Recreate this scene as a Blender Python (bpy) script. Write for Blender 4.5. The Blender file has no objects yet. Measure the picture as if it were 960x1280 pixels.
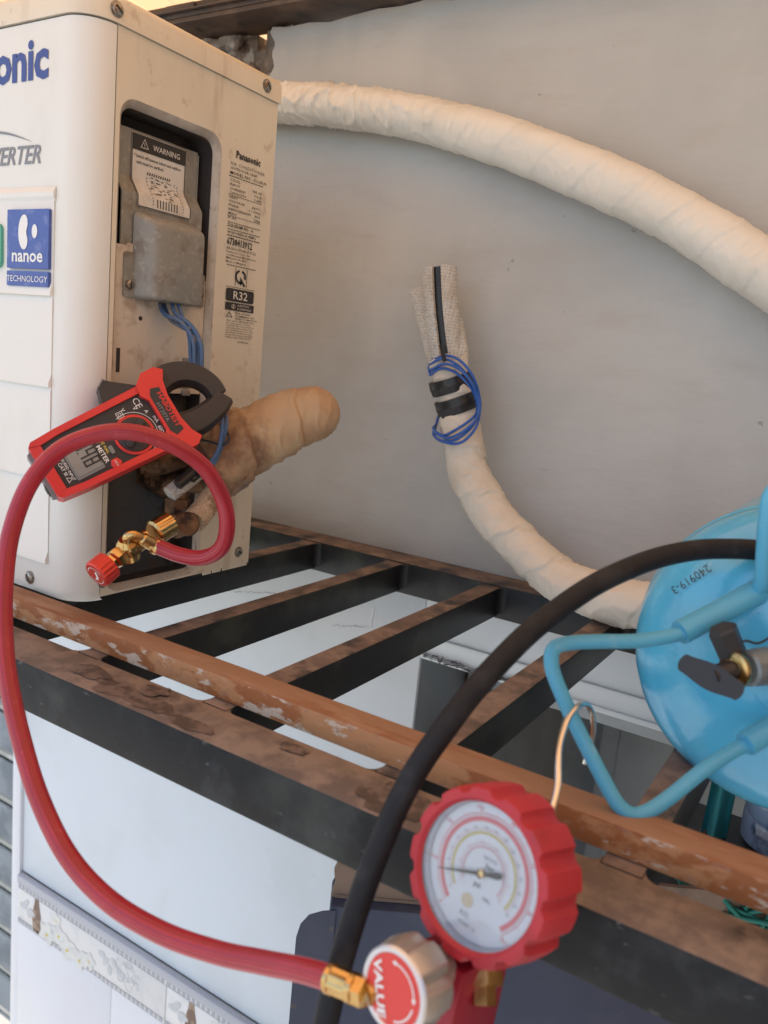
import bpy, bmesh, math, random
from mathutils import Vector, Matrix, noise
from mathutils.geometry import tessellate_polygon
random.seed(7)
rad = math.radians
SC = bpy.context.scene
COL = SC.collection

# ------------------------------------------------------------------ camera
F = 1012.0
YAW, PIT, ROL = rad(-31.1), rad(-10.4), rad(5.5)
fw = Vector((math.sin(YAW)*math.cos(PIT), math.cos(YAW)*math.cos(PIT), math.sin(PIT)))
rt0 = Vector((math.cos(YAW), -math.sin(YAW), 0))
up0 = rt0.cross(fw)
RT = rt0*math.cos(ROL) + up0*math.sin(ROL)
UP = -rt0*math.sin(ROL) + up0*math.cos(ROL)
cam = bpy.data.cameras.new('camera')
cam.sensor_width = 36.0
cam.lens = F*36.0/1280.0
cam.clip_start = 0.02
cam.clip_end = 500
cam.dof.use_dof = True
cam.dof.focus_distance = 0.84
cam.dof.aperture_fstop = 8.0
camo = bpy.data.objects.new('camera', cam)
COL.objects.link(camo)
Mc = Matrix.Identity(4)
for i in range(3):
    Mc[i][0] = RT[i]; Mc[i][1] = UP[i]; Mc[i][2] = -fw[i]
camo.matrix_world = Mc
SC.camera = camo

# ------------------------------------------------------------------ light
SUN_EL, SUN_AZ = rad(60), rad(205)        # azimuth clockwise from +Y
world = bpy.data.worlds.new('World'); SC.world = world
world.use_nodes = True
wn = world.node_tree
bg = wn.nodes['Background']
sky = wn.nodes.new('ShaderNodeTexSky')
sky.sky_type = 'NISHITA'; sky.sun_disc = False
sky.sun_elevation = SUN_EL; sky.sun_rotation = SUN_AZ
sky.air_density = 1.0; sky.dust_density = 1.0
wn.links.new(sky.outputs[0], bg.inputs[0])
bg.inputs[1].default_value = 0.15
sun = bpy.data.lights.new('sun', 'SUN')
sun.energy = 4.5; sun.angle = rad(0.5); sun.color = (1.0, 0.96, 0.90)
suno = bpy.data.objects.new('sun', sun); COL.objects.link(suno)
sd = Vector((math.sin(SUN_AZ)*math.cos(SUN_EL), math.cos(SUN_AZ)*math.cos(SUN_EL), math.sin(SUN_EL)))
suno.rotation_euler = sd.to_track_quat('Z', 'Y').to_euler()
SC.view_settings.view_transform = 'Standard'
SC.view_settings.look = 'None'
SC.view_settings.exposure = 0.68
SC.view_settings.gamma = 1.0

# ------------------------------------------------------------------ helpers
def ray(px, py):
    return RT*((px-480)/F) - UP*((py-640)/F) + fw
def atD(px, py, d): return ray(px, py)*d
def atY(px, py, y): r = ray(px, py); return r*(y/r.y)
def atX(px, py, x): r = ray(px, py); return r*(x/r.x)
def atZ(px, py, z): r = ray(px, py); return r*(z/r.z)
def V(*a): return Vector(a)

ORI = {}
class B:
    """collects geometry in world coordinates and links it as one mesh object"""
    def __init__(s): s.v = []; s.f = []; s.m = []
    def add(s, vs, fs, mi=0):
        o = len(s.v)
        s.v += [Vector(v) for v in vs]
        s.f += [tuple(i+o for i in f) for f in fs]
        s.m += [mi]*len(fs)
        return s
    def bm(s, b, mi=0, M=None):
        b.verts.index_update()
        return s.add([(M @ v.co if M else v.co.copy()) for v in b.verts], [[v.index for v in f.verts] for f in b.faces], mi)
    def box(s, x0, x1, y0, y1, z0, z1, bev=0, mi=0, M=None, seg=2):
        b = bmesh.new()
        bmesh.ops.create_cube(b, size=1)
        for v in b.verts:
            v.co = Vector((x0 if v.co.x < 0 else x1, y0 if v.co.y < 0 else y1, z0 if v.co.z < 0 else z1))
        if bev: bmesh.ops.bevel(b, geom=b.edges[:], offset=bev, segments=seg, profile=.5, affect='EDGES')
        s.bm(b, mi, M); b.free(); return s
    def sweep(s, path, r, seg=14, cap=True, rfun=None, mi=0, up=None, asp=1.0):
        n = len(path)
        T = [(path[min(i+1, n-1)] - path[max(i-1, 0)]).normalized() for i in range(n)]
        a = up or (V(0,0,1) if abs(T[0].z) < .9 else V(1,0,0))
        N = (a - T[0]*a.dot(T[0])).normalized()
        vs = []; fs = []
        for i in range(n):
            N = (N - T[i]*N.dot(T[i])).normalized()
            Bn = T[i].cross(N)
            ri = r[i] if isinstance(r, (list, tuple)) else r
            for k in range(seg):
                th = 2*math.pi*k/seg
                rr = rfun(i/(n-1), th, ri) if rfun else ri
                vs.append(path[i] + N*(math.cos(th)*rr) + Bn*(math.sin(th)*rr*asp))
        for i in range(n-1):
            for k in range(seg):
                k2 = (k+1) % seg
                fs.append((i*seg+k, i*seg+k2, (i+1)*seg+k2, (i+1)*seg+k))
        if cap:
            fs.append(tuple(range(seg))[::-1]); fs.append(tuple((n-1)*seg+k for k in range(seg)))
        return s.add(vs, fs, mi)
    def lathe(s, c, ax, prof, seg=32, rmod=None, up=None, mi=0, cap0=True, cap1=True):
        ax = ax.normalized(); a = up or (V(0,0,1) if abs(ax.z) < .9 else V(1,0,0))
        N = (a - ax*a.dot(ax)).normalized(); Bn = ax.cross(N)
        vs = []; fs = []
        for j, (h, r) in enumerate(prof):
            for k in range(seg):
                th = 2*math.pi*k/seg
                rr = rmod(j, th, r) if rmod else r
                vs.append(c + ax*h + N*(math.cos(th)*rr) + Bn*(math.sin(th)*rr))
        n = len(prof)
        for j in range(n-1):
            for k in range(seg):
                k2 = (k+1) % seg
                fs.append((j*seg+k, j*seg+k2, (j+1)*seg+k2, (j+1)*seg+k))
        if cap0: fs.append(tuple(range(seg))[::-1])
        if cap1: fs.append(tuple((n-1)*seg+k for k in range(seg)))
        return s.add(vs, fs, mi)
    def prism(s, poly, O, U, W, D, d, holes=(), mi=0):
        """2-D polygon (with holes) in the frame O,U,W; front face at O, back at O+D*d"""
        loops = [poly]+list(holes)
        P2 = [Vector((p[0], p[1], 0)) for l in loops for p in l]
        tri = tessellate_polygon([[Vector((p[0], p[1], 0)) for p in l] for l in loops])
        n = len(P2)
        fr = [O + U*p.x + W*p.y for p in P2]
        bk = [q + D*d for q in fr]
        fs = [tuple(t) for t in tri] + [tuple(i+n for i in t[::-1]) for t in tri]
        o = 0
        for l in loops:
            m = len(l)
            for i in range(m):
                j = (i+1) % m
                fs.append((o+i, o+j, o+j+n, o+i+n))
            o += m
        return s.add(fr+bk, fs, mi)
    def flat(s, poly, O, U, W, holes=(), mi=0):
        loops = [poly]+list(holes)
        tri = tessellate_polygon([[Vector((p[0], p[1], 0)) for p in l] for l in loops])
        return s.add([O + U*p[0] + W*p[1] for l in loops for p in l], [tuple(t) for t in tri], mi)
    def ring(s, r0, r1, a0, a1, O, U, W, n=48, mi=0):
        vs = []; fs = []
        for i in range(n+1):
            a = a0+(a1-a0)*i/n
            d = U*math.cos(a) + W*math.sin(a)
            vs += [O + d*r0, O + d*r1]
        for i in range(n): fs.append((2*i, 2*i+1, 2*i+3, 2*i+2))
        return s.add(vs, fs, mi)
    def text(s, t, size, O, U, W, bold=0, shear=0, align='LEFT', sp=1.0, sx=1.0, mi=0, res=2):
        v2, f2 = text2d(t, bold, shear, align, sp, res)
        return s.add([O + U*(x*size*sx) + W*(y*size) for x, y in v2], f2, mi)
    def build(s, name, mats, parent=None, sharp=35, label=None, recalc=True):
        me = bpy.data.meshes.new(name)
        o0 = ORI.get(parent.name, V(0,0,0)) if parent else V(0,0,0)
        me.from_pydata([v-o0 for v in s.v], [], s.f)
        if not isinstance(mats, (list, tuple)): mats = [mats]
        for m in mats: me.materials.append(m)
        me.polygons.foreach_set('material_index', s.m)
        if recalc:
            b = bmesh.new(); b.from_mesh(me)
            bmesh.ops.recalc_face_normals(b, faces=b.faces[:])
            b.to_mesh(me); b.free()
        me.polygons.foreach_set('use_smooth', [True]*len(me.polygons))
        me.set_sharp_from_angle(angle=rad(sharp))
        me.update()
        o = bpy.data.objects.new(name, me); COL.objects.link(o)
        if parent:
            o.parent = parent; ORI[o.name] = o0
        if label: o['label'] = label
        return o

def tag(o, label, cat, group=None, kind=None):
    if label: o['label'] = label
    if cat: o['category'] = cat
    if group: o['group'] = group
    if kind: o['kind'] = kind
    return o
def thing(name, label, cat, loc, group=None):
    o = bpy.data.objects.new(name, None); COL.objects.link(o)
    o.empty_display_size = .02
    o.location = loc; ORI[o.name] = Vector(loc)
    return tag(o, label, cat, group)
def structure(o): o['kind'] = 'structure'; return o

_tc = {}
def text2d(t, bold, shear, align, sp, res):
    key = (t, bold, shear, align, sp, res)
    if key in _tc: return _tc[key]
    c = bpy.data.curves.new('print', 'FONT')
    c.body = t; c.size = 1.0; c.offset = bold; c.shear = shear; c.align_x = align
    c.space_character = sp; c.resolution_u = res
    o = bpy.data.objects.new('print', c)
    me = bpy.data.meshes.new_from_object(o)
    r = ([(v.co.x, v.co.y) for v in me.vertices], [tuple(p.vertices) for p in me.polygons])
    bpy.data.objects.remove(o); bpy.data.curves.remove(c); bpy.data.meshes.remove(me)
    _tc[key] = r
    return r

def spline(pts, n):
    """Catmull-Rom through points of any dimension (tuples)"""
    P = [tuple(p) for p in pts]; P = [P[0]] + P + [P[-1]]
    segs = len(P)-3; out = []
    for i in range(n):
        t = i/(n-1)*segs; k = min(int(t), segs-1); u = t-k
        a, b, c, d = P[k:k+4]
        out.append(tuple(.5*((2*b[j]) + (c[j]-a[j])*u + (2*a[j]-5*b[j]+4*c[j]-d[j])*u*u + (3*b[j]-a[j]-3*c[j]+d[j])*u**3) for j in range(len(b))))
    return out
def even(path, n):
    L = [0]
    for a, b in zip(path, path[1:]): L.append(L[-1]+(b-a).length)
    out = []; k = 0
    for i in range(n):
        s = L[-1]*i/(n-1)
        while k < len(L)-2 and L[k+1] < s: k += 1
        u = (s-L[k])/max(1e-9, L[k+1]-L[k])
        out.append(path[k].lerp(path[k+1], min(1, u)))
    return out
def pathD(pts, n):
    """pixel + distance control points -> evenly spaced points in the place"""
    q = spline([tuple(atD(*p)) for p in pts], n*4)
    return even([Vector(p) for p in q], n)
def path3(pts, n):
    return even([Vector(p) for p in spline([tuple(p) for p in pts], n*4)], n)
def arcpoly(cx, cy, r, n=24, a0=0, a1=2*math.pi):
    return [(cx+r*math.cos(a0+(a1-a0)*i/n), cy+r*math.sin(a0+(a1-a0)*i/n)) for i in range(n)]
def rrect(x0, x1, y0, y1, r, n=6):
    out = []
    for cx, cy, a in ((x1-r, y1-r, 0), (x0+r, y1-r, 90), (x0+r, y0+r, 180), (x1-r, y0+r, 270)):
        for i in range(n+1):
            t = rad(a+90*i/n); out.append((cx+r*math.cos(t), cy+r*math.sin(t)))
    return out

# ------------------------------------------------------------------ materials
def mat(name, col, rough=.55, metal=0.0, layers=(), bump=None, spec=.5, coat=0.0, dust=None, rvar=0, grad=None):
    m = bpy.data.materials.new(name); m.use_nodes = True
    nt = m.node_tree; N = nt.nodes; Lk = nt.links
    p = N['Principled BSDF']
    p.inputs['Roughness'].default_value = rough; p.inputs['Metallic'].default_value = metal
    p.inputs['Specular IOR Level'].default_value = spec
    p.inputs['Coat Weight'].default_value = coat; p.inputs['Coat Roughness'].default_value = .15
    tc = N.new('ShaderNodeTexCoord')
    cur = N.new('ShaderNodeRGB'); cur.outputs[0].default_value = (*col, 1); cur = cur.outputs[0]
    def nz(scale, detail=4, st=(1,1,1), off=(0,0,0)):
        mp = N.new('ShaderNodeMapping'); mp.inputs['Scale'].default_value = st; mp.inputs['Location'].default_value = off
        Lk.new(tc.outputs['Object'], mp.inputs[0])
        t = N.new('ShaderNodeTexNoise'); t.inputs['Scale'].default_value = scale; t.inputs['Detail'].default_value = detail
        t.inputs['Roughness'].default_value = .6
        Lk.new(mp.outputs[0], t.inputs['Vector']); return t.outputs['Fac']
    def mix(fac, c2):
        mx = N.new('ShaderNodeMix'); mx.data_type = 'RGBA'
        Lk.new(fac, mx.inputs['Factor']); Lk.new(cur, mx.inputs['A'])
        mx.inputs['B'].default_value = (*c2, 1)
        return mx.outputs['Result']
    def ramp(x, lo, hi, amt=1.0):
        r = N.new('ShaderNodeMapRange'); r.interpolation_type = 'SMOOTHSTEP'
        r.inputs['From Min'].default_value = lo; r.inputs['From Max'].default_value = hi
        r.inputs['To Max'].default_value = amt
        Lk.new(x, r.inputs['Value']); return r.outputs['Result']
    lastf = None
    for i, l in enumerate(layers):
        c2, scale, lo, hi = l[:4]
        amt = l[4] if len(l) > 4 else 1.0
        st = l[5] if len(l) > 5 else (1,1,1)
        f = ramp(nz(scale, 5, st, (i*3.1, i*1.7, i*2.3)), .5+(lo-.5)*.62, .5+(hi-.5)*.62, amt)
        cur = mix(f, c2); lastf = f
    if grad:
        c2, p0, p1, lo, hi, amt = grad
        d = Vector(p1)-Vector(p0); L2 = d.length_squared
        sb = N.new('ShaderNodeVectorMath'); sb.operation = 'SUBTRACT'; sb.inputs[1].default_value = p0
        Lk.new(tc.outputs['Object'], sb.inputs[0])
        dt = N.new('ShaderNodeVectorMath'); dt.operation = 'DOT_PRODUCT'; dt.inputs[1].default_value = d/L2
        Lk.new(sb.outputs[0], dt.inputs[0])
        ad = N.new('ShaderNodeMath'); ad.operation = 'MULTIPLY_ADD'; ad.inputs[1].default_value = 1.6
        Lk.new(nz(38, 5, (1,1,1), (2,7,1)), ad.inputs[0]); Lk.new(dt.outputs['Value'], ad.inputs[2])
        cur = mix(ramp(ad.outputs[0], lo, hi, amt), c2)
    if dust:
        c2, scale, lo, hi = dust
        g = N.new('ShaderNodeNewGeometry'); sx = N.new('ShaderNodeSeparateXYZ')
        Lk.new(g.outputs['Normal'], sx.inputs[0])
        a = ramp(sx.outputs['Z'], .45, .8)
        b = ramp(nz(scale, 6, (1,1,1), (5,2,8)), lo, hi)
        mu = N.new('ShaderNodeMath'); mu.operation = 'MULTIPLY'
        Lk.new(a, mu.inputs[0]); Lk.new(b, mu.inputs[1])
        vd = ramp(nz(34, 6, (1,1,1), (1,6,3)), .38, .62)
        dm = N.new('ShaderNodeMix'); dm.data_type = 'RGBA'; Lk.new(vd, dm.inputs['Factor'])
        dm.inputs['A'].default_value = (c2[0]*.72, c2[1]*.74, c2[2]*.78, 1); dm.inputs['B'].default_value = (c2[0]*1.22, c2[1]*1.22, c2[2]*1.20, 1)
        mx = N.new('ShaderNodeMix'); mx.data_type = 'RGBA'; Lk.new(mu.outputs[0], mx.inputs['Factor']); Lk.new(cur, mx.inputs['A']); Lk.new(dm.outputs['Result'], mx.inputs['B'])
        cur = mx.outputs['Result']
        rr = N.new('ShaderNodeMapRange'); rr.inputs['To Min'].default_value = rough; rr.inputs['To Max'].default_value = .9
        Lk.new(mu.outputs[0], rr.inputs['Value']); Lk.new(rr.outputs['Result'], p.inputs['Roughness'])
    Lk.new(cur, p.inputs['Base Color'])
    if rvar:
        rr = N.new('ShaderNodeMapRange'); rr.inputs['To Min'].default_value = max(0, rough-rvar); rr.inputs['To Max'].default_value = min(1, rough+rvar)
        Lk.new(nz(60, 4), rr.inputs['Value']); Lk.new(rr.outputs['Result'], p.inputs['Roughness'])
    if bump:
        prev = None
        for bs in (bump if isinstance(bump[0], tuple) else (bump,)):
            scale, strength, dist = bs[:3]; st = bs[3] if len(bs) > 3 else (1,1,1)
            bn = N.new('ShaderNodeBump'); bn.inputs['Strength'].default_value = strength; bn.inputs['Distance'].default_value = dist
            Lk.new(nz(scale, 5, st, (9,4,1)), bn.inputs['Height'])
            if prev: Lk.new(prev, bn.inputs['Normal'])
            prev = bn.outputs[0]
        Lk.new(prev, p.inputs['Normal'])
    return m

WPAINT = (.72, .665, .545)
M = {}
M['unit'] = mat('cream_paint', WPAINT, .42, layers=(((.60,.55,.46), 9, .45, .8, .5, (1,1,.35)), ((.42,.33,.24), 42, .66, .80, .45), ((.35,.26,.18), 14, .62, .85, .35, (1,2,.3))), bump=(220, .04, .001))
M['unit_front'] = mat('white_front_paint', (.76,.75,.70), .38, layers=(((.62,.60,.54), 11, .55, .85, .35, (1,1,.4)),), bump=(220, .03, .001))
M['inner'] = mat('inner_plate_paint', (.60,.54,.46), .55, layers=(((.33,.25,.18), 30, .5, .75, .75), ((.10,.075,.06), 60, .80, .88, .7)), bump=(160, .08, .001))
M['rim'] = mat('rim_paint', (.50,.46,.40), .5, layers=(((.33,.29,.25), 30, .45, .7, .7), ((.11,.07,.05), 170, .70, .82, .8, (1,1,.35))))
M['greymetal'] = mat('dull_grey_metal', (.27,.27,.25), .55, .25, layers=(((.18,.14,.11), 40, .45, .75, .7), ((.40,.38,.34), 160, .55, .75, .5)), bump=(180, .2, .001))
M['dark'] = mat('dark_cavity', (.025,.022,.022), .8, layers=(((.07,.045,.03), 30, .5, .8),))  # near-black colour stands in for the shade inside the unit's opening
M['valveplate'] = mat('valve_plate', (.085,.09,.095), .6, .2, layers=(((.03,.022,.018), 22, .45, .65), ((.13,.08,.05), 55, .6, .8, .7)), bump=(90, .3, .002))
M['ink'] = mat('black_ink', (.03,.028,.027), .6)
M['inkgrey'] = mat('grey_ink', (.22,.23,.25), .5)
M['blueink'] = mat('blue_ink', (.03,.065,.26), .4)
M['bluebadge'] = mat('blue_badge', (.055,.10,.36), .35, layers=(((.20,.24,.5), 60, .55, .75, .5),))
M['greenbadge'] = mat('green_badge', (.10,.42,.30), .4)
M['whiteink'] = mat('white_ink', (.80,.80,.78), .5)
M['paper'] = mat('label_paper', (.66,.64,.60), .5, layers=(((.5,.45,.38), 40, .5, .8, .5),))
M['screw'] = mat('screw_metal', (.35,.34,.32), .35, .9, layers=(((.20,.12,.07), 200, .5, .7, .8),))
M['plaster'] = mat('grey_plaster', (.475,.49,.485), .8, layers=(((.42,.435,.43), 3.2, .4, .7, .8), ((.52,.53,.515), 6, .5, .8, .6, (1,1,.4)), ((.43,.42,.40), 17, .5, .85, .5, (.5,1,1.6)), ((.20,.165,.14), 46, .85, .90, .6), ((.27,.24,.22), 16, .76, .9, .55, (.3,1,3))), bump=((70, .16, .003), (14, .30, .008, (.5,1,1.3))))
M['masonry'] = mat('broken_masonry', (.20,.165,.135), .95, layers=(((.36,.33,.29), 45, .5, .62), ((.10,.07,.055), 30, .55, .7)), bump=((60, .8, .01),))
M['lowpaint'] = mat('pale_wall_paint', (.66,.71,.74), .5, layers=(((.60,.64,.66), 5, .45, .75, .6), ((.45,.45,.44), 60, .86, .92, .5)), bump=(40, .06, .002))
M['tile'] = mat('white_glazed_tile', (.74,.75,.77), .16, layers=(((.70,.69,.69), 6, .4, .8, .5),))
M['bordertile'] = mat('border_tile', (.72,.71,.69), .2, layers=(((.62,.62,.62), 20, .45, .7, .6),))
M['greyprint'] = mat('grey_print', (.38,.39,.41), .3)
M['palegrey'] = mat('pale_grey_print', (.57,.58,.58), .6)
M['petal'] = mat('petal_print', (.70,.70,.65), .25, layers=(((.60,.61,.60), 60, .4, .7),))
M['yellow'] = mat('yellow_print', (.62,.48,.10), .3)
M['brownprint'] = mat('brown_print', (.17,.10,.065), .3, layers=(((.34,.24,.17), 70, .5, .6),))
M['ledge'] = mat('grey_ledge', (.45,.46,.49), .4)
M['reveal'] = mat('grey_reveal_paint', (.36,.39,.40), .7, layers=(((.30,.32,.33), 6, .4, .7),), bump=(50, .1, .002))
M['doorgrey'] = mat('grey_door_paint', (.40,.43,.44), .45, layers=(((.33,.36,.37), 4, .4, .7),))
M['steel'] = mat('black_steel', (.016,.018,.020), .45, .0, spec=.35, layers=(((.035,.042,.036), 8, .5, .75), ((.10,.095,.09), 90, .74, .9, .5)), dust=((.20,.145,.115), 25, .30, .52), bump=(120, .1, .001))
M['rail'] = mat('rail_steel', (.012,.014,.016), .5, .0, spec=.22, layers=(((.050,.058,.052), 6, .48, .75, .85), ((.045,.05,.055), 24, .5, .8, .5), ((.16,.16,.16), 110, .74, .88, .6, (.7,1,1.4))), dust=((.20,.158,.132), 14, .25, .48), bump=(150, .1, .001))
M['batten'] = mat('rusty_brown_paint', (.30,.175,.105), .85, spec=.25, layers=(((.24,.10,.045), 30, .45, .7, .8, (.25,1,1)), ((.37,.225,.14), 60, .5, .75, .6, (.3,1,1))), bump=(140, .2, .001, (.3,1,1)))
M['batten_edge'] = mat('flaking_paint', (.40,.20,.09), .65, layers=(((.28,.10,.03), 34, .46, .56, 1, (.5,1,1)), ((.52,.44,.36), 85, .58, .66, .9, (.4,1,1.1)), ((.30,.16,.10), 140, .6, .7, .6)), bump=(60, .6, .002))
M['stain'] = mat('damp_stain', (.075,.055,.047), .6, layers=(((.16,.12,.10), 70, .4, .6, .9),))
M['wrap'] = mat('wrapping_tape', (.66,.61,.52), .5, layers=(((.56,.50,.40), 14, .45, .8, .7), ((.40,.31,.22), 45, .82, .92, .45)), bump=((120, .12, .001, (1,1,3)),))
M['wrapclean'] = mat('clean_wrapping_tape', (.72,.70,.63), .48, layers=(((.64,.61,.53), 10, .45, .75, .6), ((.45,.38,.28), 50, .84, .92, .4)), bump=((110, .12, .001),))
M['wrapdirty'] = mat('dirty_wrapping_tape', (.43,.305,.185), .55, layers=(((.36,.21,.11), 14, .35, .75, .8), ((.56,.43,.28), 22, .55, .85, .5)), bump=((90, .3, .002),), grad=((.13,.06,.035), (.105,.075,.055), (-.015,-.01,.0), 1.15, 1.75, .9))
M['foam'] = mat('white_knit_foam', (.66,.65,.61), .9, layers=(((.52,.48,.41), 25, .45, .8, .6), ((.30,.28,.26), 420, .55, .66, .6, (1,1,1.6))), bump=((420, .9, .002, (1,1,1.6)),))
M['foamdirty'] = mat('dirty_knit_foam', (.44,.33,.23), .9, layers=(((.22,.13,.08), 40, .45, .7, .8), ((.60,.52,.42), 300, .55, .7, .7)), bump=(380, .9, .002))
def knit(m):
    nt = m.node_tree; N = nt.nodes; Lk = nt.links; p = N['Principled BSDF']
    tc = N.new('ShaderNodeTexCoord'); outs = []
    for ax in ('X', 'Z'):
        w = N.new('ShaderNodeTexWave'); w.bands_direction = ax; w.inputs['Scale'].default_value = 95 if ax == 'X' else 80; w.inputs['Distortion'].default_value = .6; w.inputs['Detail Scale'].default_value = 30
        Lk.new(tc.outputs['Object'], w.inputs['Vector']); outs.append(w.outputs['Fac'])
    mu = N.new('ShaderNodeMath'); mu.operation = 'MULTIPLY'; Lk.new(outs[0], mu.inputs[0]); Lk.new(outs[1], mu.inputs[1])
    rm = N.new('ShaderNodeMapRange'); rm.inputs['From Min'].default_value = .02; rm.inputs['From Max'].default_value = .35; rm.inputs['To Min'].default_value = .80
    Lk.new(mu.outputs[0], rm.inputs['Value'])
    src = p.inputs['Base Color'].links[0].from_socket
    mx = N.new('ShaderNodeMix'); mx.data_type = 'RGBA'; mx.blend_type = 'MULTIPLY'; mx.inputs['Factor'].default_value = 1
    Lk.new(src, mx.inputs['A']); Lk.new(rm.outputs['Result'], mx.inputs['B']); Lk.new(mx.outputs['Result'], p.inputs['Base Color'])
    bn = N.new('ShaderNodeBump'); bn.inputs['Strength'].default_value = .6; bn.inputs['Distance'].default_value = .0015
    Lk.new(mu.outputs[0], bn.inputs['Height']); Lk.new(bn.outputs[0], p.inputs['Normal'])
knit(M['foam'])
M['blacktape'] = mat('black_tape', (.016,.016,.018), .38, layers=(((.06,.055,.05), 60, .6, .75, .6),), bump=(80, .2, .001))
M['bluewire'] = mat('blue_wire', (.025,.11,.42), .38)
M['bluewiredirty'] = mat('dusty_blue_wire', (.06,.12,.24), .55, layers=(((.18,.16,.15), 60, .5, .7, .6),))
M['redhose'] = mat('red_hose_rubber', (.38,.018,.036), .36, layers=(((.30,.012,.022), 30, .4, .7, .6, (1,1,1)), ((.46,.07,.08), 120, .66, .78, .4)), bump=(300, .08, .0005), coat=.15)
M['redhose_dark'] = mat('red_hose_dark_line', (.27,.012,.024), .4)
M['redhose_light'] = mat('red_hose_pale_line', (.45,.065,.08), .4)
M['blackhose'] = mat('black_hose_rubber', (.014,.015,.018), .55, spec=.22, layers=(((.024,.025,.028), 40, .5, .75),), bump=(240, .08, .0005))
M['brass'] = mat('brass', (.62,.41,.17), .24, 1.0, layers=(((.45,.25,.10), 70, .52, .75, .6),), rvar=.1)
M['oldbrass'] = mat('tarnished_brass', (.16,.09,.05), .55, .6, layers=(((.05,.03,.022), 50, .45, .65), ((.28,.16,.08), 90, .6, .75, .6)), bump=(120, .3, .001))
M['redknob'] = mat('red_anodised', (.62,.05,.035), .32, .35)
M['redboot'] = mat('red_rubber_boot', (.42,.024,.036), .55, layers=(((.30,.018,.028), 30, .5, .75, .7), ((.50,.12,.12), 60, .78, .9, .5), ((.20,.05,.05), 22, .7, .9, .5)), bump=(200, .1, .0005))
M['meterred'] = mat('red_plastic', (.66,.035,.03), .36, layers=(((.5,.02,.02), 40, .5, .8, .5),))
M['meterblack'] = mat('dark_plastic', (.030,.027,.027), .5, bump=(400, .08, .0005))
M['metergrey'] = mat('grey_plastic', (.20,.21,.21), .5)
M['lcd'] = mat('lcd_glass', (.27,.275,.26), .18)
M['dial'] = mat('gauge_dial_white', (.78,.78,.80), .5)
M['dialred'] = mat('dial_red', (.72,.16,.18), .5)
M['dialpink'] = mat('dial_pink', (.72,.42,.42), .5)
M['dialgold'] = mat('dial_pale_gold', (.68,.55,.36), .5)
M['dialyellow'] = mat('dial_yellow', (.62,.52,.12), .5)
M['silver'] = mat('cast_aluminium', (.52,.50,.47), .4, .7, layers=(((.38,.34,.30), 50, .5, .75, .6),), bump=(150, .15, .001))
M['silverring'] = mat('bright_ring', (.66,.67,.70), .3, .75)
M['badge'] = mat('red_badge', (.66,.05,.04), .4)
M['block'] = mat('red_block', (.30,.014,.032), .35, .2)
M['chrome'] = mat('plated_hook', (.78,.74,.69), .16, 1.0)
M['cyl'] = mat('sky_blue_paint', (.085,.45,.70), .18, layers=(((.06,.36,.61), 9, .4, .7, .7), ((.12,.46,.66), 25, .5, .8, .6), ((.40,.58,.64), 60, .78, .86, .6), ((.05,.10,.14), 90, .86, .92, .7)), bump=((26, .40, .004), (90, .10, .001)), coat=.4)
M['guard'] = mat('worn_blue_paint', (.09,.40,.60), .4, layers=(((.05,.17,.26), 90, .76, .86, .6), ((.25,.52,.66), 40, .6, .8, .5)), bump=(150, .08, .0005))
M['handle'] = mat('black_plastic_handle', (.022,.024,.03), .45)
M['valvegrey'] = mat('grey_valve_metal', (.20,.24,.26), .45, .4, layers=(((.10,.11,.12), 60, .5, .7, .6),))
M['carton'] = mat('navy_carton', (.028,.038,.072), .6, layers=(((.045,.055,.09), 12, .45, .75, .7), ((.10,.08,.06), 60, .72, .8, .6)))
M['board'] = mat('bare_cardboard', (.20,.145,.11), .85, layers=(((.13,.095,.075), 14, .4, .7),), bump=(90, .15, .001))
M['teal'] = mat('teal_cloth', (.02,.20,.23), .85, bump=(260, .4, .001))
M['rope'] = mat('green_net_cord', (.01,.15,.12), .65)
M['jug'] = mat('clear_blue_plastic', (.22,.30,.46), .12, spec=.7, layers=(((.05,.07,.13), 14, .4, .6),))
M['slat'] = mat('dark_slat_paint', (.115,.14,.165), .5, layers=(((.07,.09,.11), 10, .4, .7),))
M['slatlight'] = mat('pale_slat_paint', (.24,.25,.24), .5, layers=(((.33,.34,.33), 10, .4, .7),))
M['beam'] = mat('brown_beam_steel', (.065,.045,.035), .6, layers=(((.12,.08,.055), 14, .45, .7), ((.03,.025,.022), 30, .55, .75)), bump=(70, .3, .002))
M['concrete'] = mat('sunlit_concrete', (.42,.40,.37), .9, layers=(((.34,.33,.31), 1.5, .4, .7),))
M['ochre'] = mat('bounce_wall_ochre', (.50,.34,.20), .9, layers=(((.42,.28,.16), 2, .4, .7),))
M['rubber'] = mat('foot_rubber', (.03,.03,.03), .8)

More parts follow.
